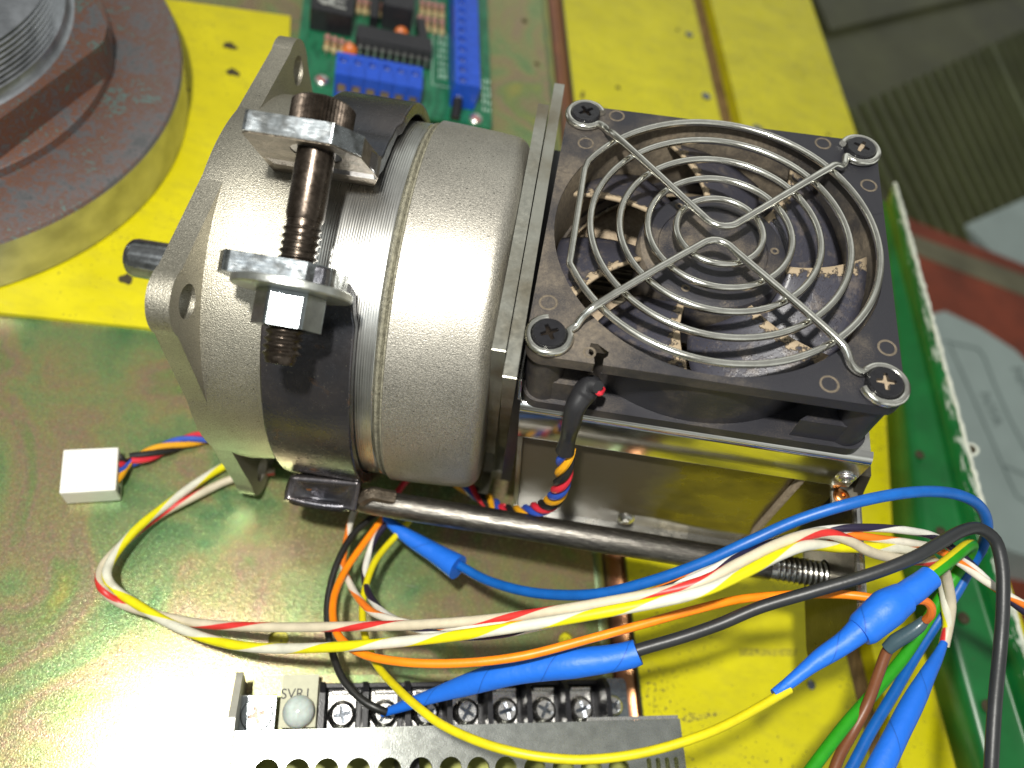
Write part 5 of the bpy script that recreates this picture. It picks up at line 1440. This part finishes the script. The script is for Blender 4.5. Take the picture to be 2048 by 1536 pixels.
wire('orange_wire', 'plain orange wire curving from under the motor to the blue tape joint',
 [(-19.29, -9.79, -80.73), (-21.84, -17.63, -79.31), (-25.64, -27.71, -77.16), (-28.47, -37.05, -73.75), (-29.40, -45.18, -68.83), (-28.18, -52.16, -63.37), (-25.17, -57.90, -56.43), (-19.26, -61.49, -49.80), (-10.63, -62.63, -42.49), (0.62, -61.58, -36.58), (14.88, -58.09, -29.93), (32.29, -50.62, -23.51), (54.15, -40.58, -17.02), (63.58, -36.56, -15.69), (73.11, -33.70, -14.34), (82.29, -31.74, -12.04), (89.51, -30.95, -9.21), (93.37, -31.46, -6.18), (96.07, -32.06, -4.47)], 1.05, 'wire_orange')
wire('black_wire', 'thin black wire curving down to the second terminal screw',
 [(-20.75, -9.69, -82.13), (-24.95, -17.02, -81.11), (-29.01, -23.91, -80.07), (-31.18, -34.07, -78.55), (-31.03, -43.65, -77.48), (-29.05, -51.89, -75.95), (-25.70, -59.10, -74.09), (-21.26, -65.40, -70.92), (-15.33, -69.65, -68.40), (-11.20, -71.04, -67.37), (-8.38, -71.46, -67.70)], 1.02, 'wire_black')
wire('yellow_wire', 'plain yellow wire passing over the terminal block to the tip of blue tape',
 [(-10.26, -8.19, -78.47), (-13.46, -16.15, -77.21), (-15.95, -21.13, -76.80), (-20.57, -31.27, -74.86), (-21.58, -42.49, -71.00), (-19.61, -52.56, -65.35), (-15.06, -61.53, -57.00), (-8.77, -68.23, -46.15), (-2.88, -72.87, -37.46), (0.53, -74.77, -34.54), (6.24, -76.76, -30.02), (13.04, -78.14, -25.23), (21.69, -78.37, -22.04), (30.69, -77.33, -19.79), (41.80, -74.19, -17.01), (52.87, -69.27, -14.24), (60.39, -65.01, -13.40), (70.51, -58.01, -11.90), (73.80, -55.53, -11.07)], 1.0, 'wire_yellow')
# blue cable with its flared sleeve
bc = thing('blue_cable', 'thick blue cable arching over the rod and down across the green angle', 'cable', loc=[(55.63, -28.57, -20.77)][0])
mb = MB(); tube(mb, spline([(-2.64, -26.03, -72.45), (3.23, -28.78, -68.92), (9.96, -32.26, -64.14), (18.20, -35.68, -54.87), (25.75, -37.13, -46.79), (35.32, -37.26, -35.12), (44.27, -34.52, -24.64), (52.86, -30.41, -15.28), (61.04, -25.19, -7.05), (69.99, -19.48, -0.69), (78.71, -15.41, 5.62), (89.22, -11.25, 9.27), (99.75, -7.86, 9.84), (109.58, -5.81, 8.18), (117.62, -5.50, 5.04), (123.69, -7.10, 0.37), (128.23, -10.08, -6.74), (129.47, -13.52, -12.62), (128.60, -18.93, -16.96), (125.65, -26.62, -21.82), (120.79, -35.59, -25.09), (113.88, -46.89, -26.82), (107.34, -57.26, -28.46), (102.23, -66.27, -29.74), (97.38, -74.04, -30.95)], 1.3), 1.38, 14); mb.build('insulation', 'cable_blue', bc)
sp, sr = spline([(-20.96, -16.82, -79.09), (-15.66, -20.44, -76.73), (-10.62, -22.75, -75.47), (-4.19, -25.68, -72.83), (1.25, -28.53, -69.93), (2.92, -29.44, -68.99)], 0.7, [1.3, 1.9, 2.5, 2.9, 3.6, 3.75])
mb = MB(); tube(mb, sp, sr, 24); sl_ = mb.build('tape_sleeve', 'tape_blue', bc)
# black cable with long tape cone to the terminal
bk = thing('black_cable', 'thick black cable crossing the yellow board and hanging over the green angle', 'cable', loc=[(65.61, -38.95, -14.15)][0])
mb = MB(); tube(mb, spline([(39.74, -52.83, -28.87), (44.19, -50.58, -26.72), (52.65, -46.64, -22.54), (59.78, -42.88, -17.67), (66.92, -38.45, -12.79), (77.43, -33.58, -5.01), (88.12, -28.55, 1.78), (96.12, -23.86, 5.85), (102.15, -19.41, 7.35), (109.17, -14.57, 7.05), (114.88, -12.29, 6.41), (119.90, -13.73, 5.60), (122.25, -19.06, 4.13), (123.42, -28.17, 1.33), (123.91, -36.60, -1.64), (122.24, -49.76, -4.12), (120.86, -63.53, -6.52), (119.16, -72.12, -6.95)], 1.3), 1.5, 14); mb.build('insulation', 'cable_black', bk)
sp, sr = spline([(-9.11, -71.79, -69.94), (-6.30, -70.37, -67.18), (-0.17, -67.31, -59.46), (6.83, -63.97, -51.52), (14.66, -60.50, -43.38), (22.77, -57.86, -37.23), (29.87, -56.01, -32.36), (36.92, -54.01, -29.57), (42.06, -52.16, -27.77), (43.44, -51.41, -26.91)], 0.8, [0.9, 1.2, 1.75, 2.5, 3.1, 3.3, 3.45, 3.3, 3.2, 3.0])
mb = MB(); tube(mb, sp, [r_ * (1 + 0.03 * math.sin(i * 0.22)) for i, r_ in enumerate(sr)], 24); mb.build('tape_sleeve', 'tape_blue', bk)
# big tape joint on the right
gy = thing('earth_cable', 'green and yellow cable folded over beside the large blue tape joint', 'cable', loc=[(113.45, -17.60, -2.19)][0])
mb = MB(); tube(mb, spline([(102.31, -26.50, 1.21), (104.31, -24.69, 1.71), (108.13, -21.55, 1.63), (112.97, -17.63, 0.78), (118.20, -13.79, -1.00), (122.46, -11.86, -4.06), (125.99, -12.21, -9.37), (127.03, -15.61, -15.29), (124.38, -22.13, -19.04), (119.33, -30.97, -21.34), (114.24, -38.59, -22.61), (105.68, -48.58, -23.72), (96.92, -57.89, -23.85), (87.64, -68.94, -24.11), (81.27, -77.14, -24.67)], 1.1), 1.5, 14); mb.build('insulation', 'cable_green_yellow', gy)
sp, sr = spline([(70.20, -57.11, -11.97), (73.28, -54.55, -11.20), (78.60, -48.89, -7.81), (83.81, -44.11, -4.45), (85.70, -41.94, -2.94), (87.00, -40.46, -2.10), (89.72, -37.59, -0.91), (92.10, -35.10, 0.72), (94.70, -33.03, 1.37), (95.77, -32.14, 1.63), (98.90, -29.49, 2.42), (102.10, -26.55, 3.22)], 0.6, [0.95, 1.25, 1.9, 2.5, 2.7, 2.9, 3.1, 3.2, 3.1, 2.9, 2.9, 2.8])
mb = MB(); tube(mb, sp, [r_ * (1 + 0.035 * math.sin(i * 0.33)) for i, r_ in enumerate(sr)], 24)
mb.build('tape_joint', 'tape_blue', gy)
sp, sr = spline([(86.11, -41.72, -2.43), (86.91, -40.95, -2.02), (89.55, -38.12, -0.74), (92.08, -35.33, 0.71), (94.67, -33.26, 1.36), (95.50, -32.66, 1.57)], 0.5, [3.2, 3.7, 4.1, 4.2, 3.7, 3.5])
mb = MB(); tube(mb, sp, [r_ * (1 + 0.012 * math.sin(i * 0.5)) for i, r_ in enumerate(sr)], 22)
mb.build('tape_wrap', 'tape_blue', gy)
mb = MB(); tube(mb, spline([(100.06, -31.89, 0.64), (101.84, -31.81, 1.09), (103.69, -32.56, 0.52), (105.00, -33.68, -1.21), (105.95, -34.33, -4.07)], 0.6), 1.0, 10); mb.build('orange_core', 'ceramic_orange', gy)
# brown wire with grey shrink
bw = thing('brown_wire', 'brown wire with grey shrink sleeve hanging down at the lower right', 'wire', loc=[(101.81, -40.85, -13.35)][0])
mb = MB(); tube(mb, spline([(103.82, -38.10, -10.78), (102.87, -40.39, -14.11), (102.36, -45.37, -17.33), (101.77, -52.36, -21.60), (99.10, -59.14, -24.33), (95.89, -64.66, -25.14), (93.54, -70.43, -25.72), (91.93, -75.92, -26.13)], 1.1), 1.3, 12); mb.build('insulation', 'cable_brown', bw)
sp, sr = spline([(106.61, -33.78, -4.93), (105.66, -35.41, -6.20), (104.26, -37.19, -8.61), (102.84, -38.75, -11.03), (101.96, -40.47, -13.31)], 0.7, [1.1, 1.5, 1.7, 1.75, 1.5])
mb = MB(); tube(mb, sp, sr, 16); mb.build('shrink_sleeve', 'shrink_grey', bw)
# blue taped lead, lower right
tl = thing('taped_lead', 'long blue taped lead at the lower right corner below the striped wires', 'cable', loc=[(112.94, -47.90, -18.81)][0])
sp, sr = spline([(124.79, -33.11, -19.97), (122.13, -37.00, -19.61), (117.65, -42.46, -18.66), (114.01, -47.71, -18.54), (109.91, -53.79, -18.54), (105.92, -59.87, -18.51), (102.21, -66.50, -19.43), (98.36, -73.76, -20.40)], 0.8, [0.95, 1.3, 1.9, 2.4, 2.6, 2.75, 2.8, 2.8])
mb = MB(); tube(mb, sp, [r_ * (1 + 0.025 * math.sin(i * 0.3)) for i, r_ in enumerate(sr)], 20); mb.build('tape_sleeve', 'tape_blue', tl)
# leads glimpsed under the motor
wire('red_lead', 'short red lead glimpsed between the motor can and the steel rod', [(-13.42, 4.97, -87.51), (-16.99, 0.31, -88.40), (-18.75, -4.14, -88.84), (-20.28, -7.95, -89.22)], 1.0, 'thin_red')
for o_ in list(scene.objects):
    if o_.parent is not None: continue
    for k_, g_ in (('wood_screw', 'screws sunk in the yellow boards'), ('striped_wire', 'spiral striped wires from under the motor'), ('yellow_board', 'yellow painted boards under everything')):
        if o_.name.split('.')[0] == k_: o_['group'] = g_
bpy.context.view_layer.update()
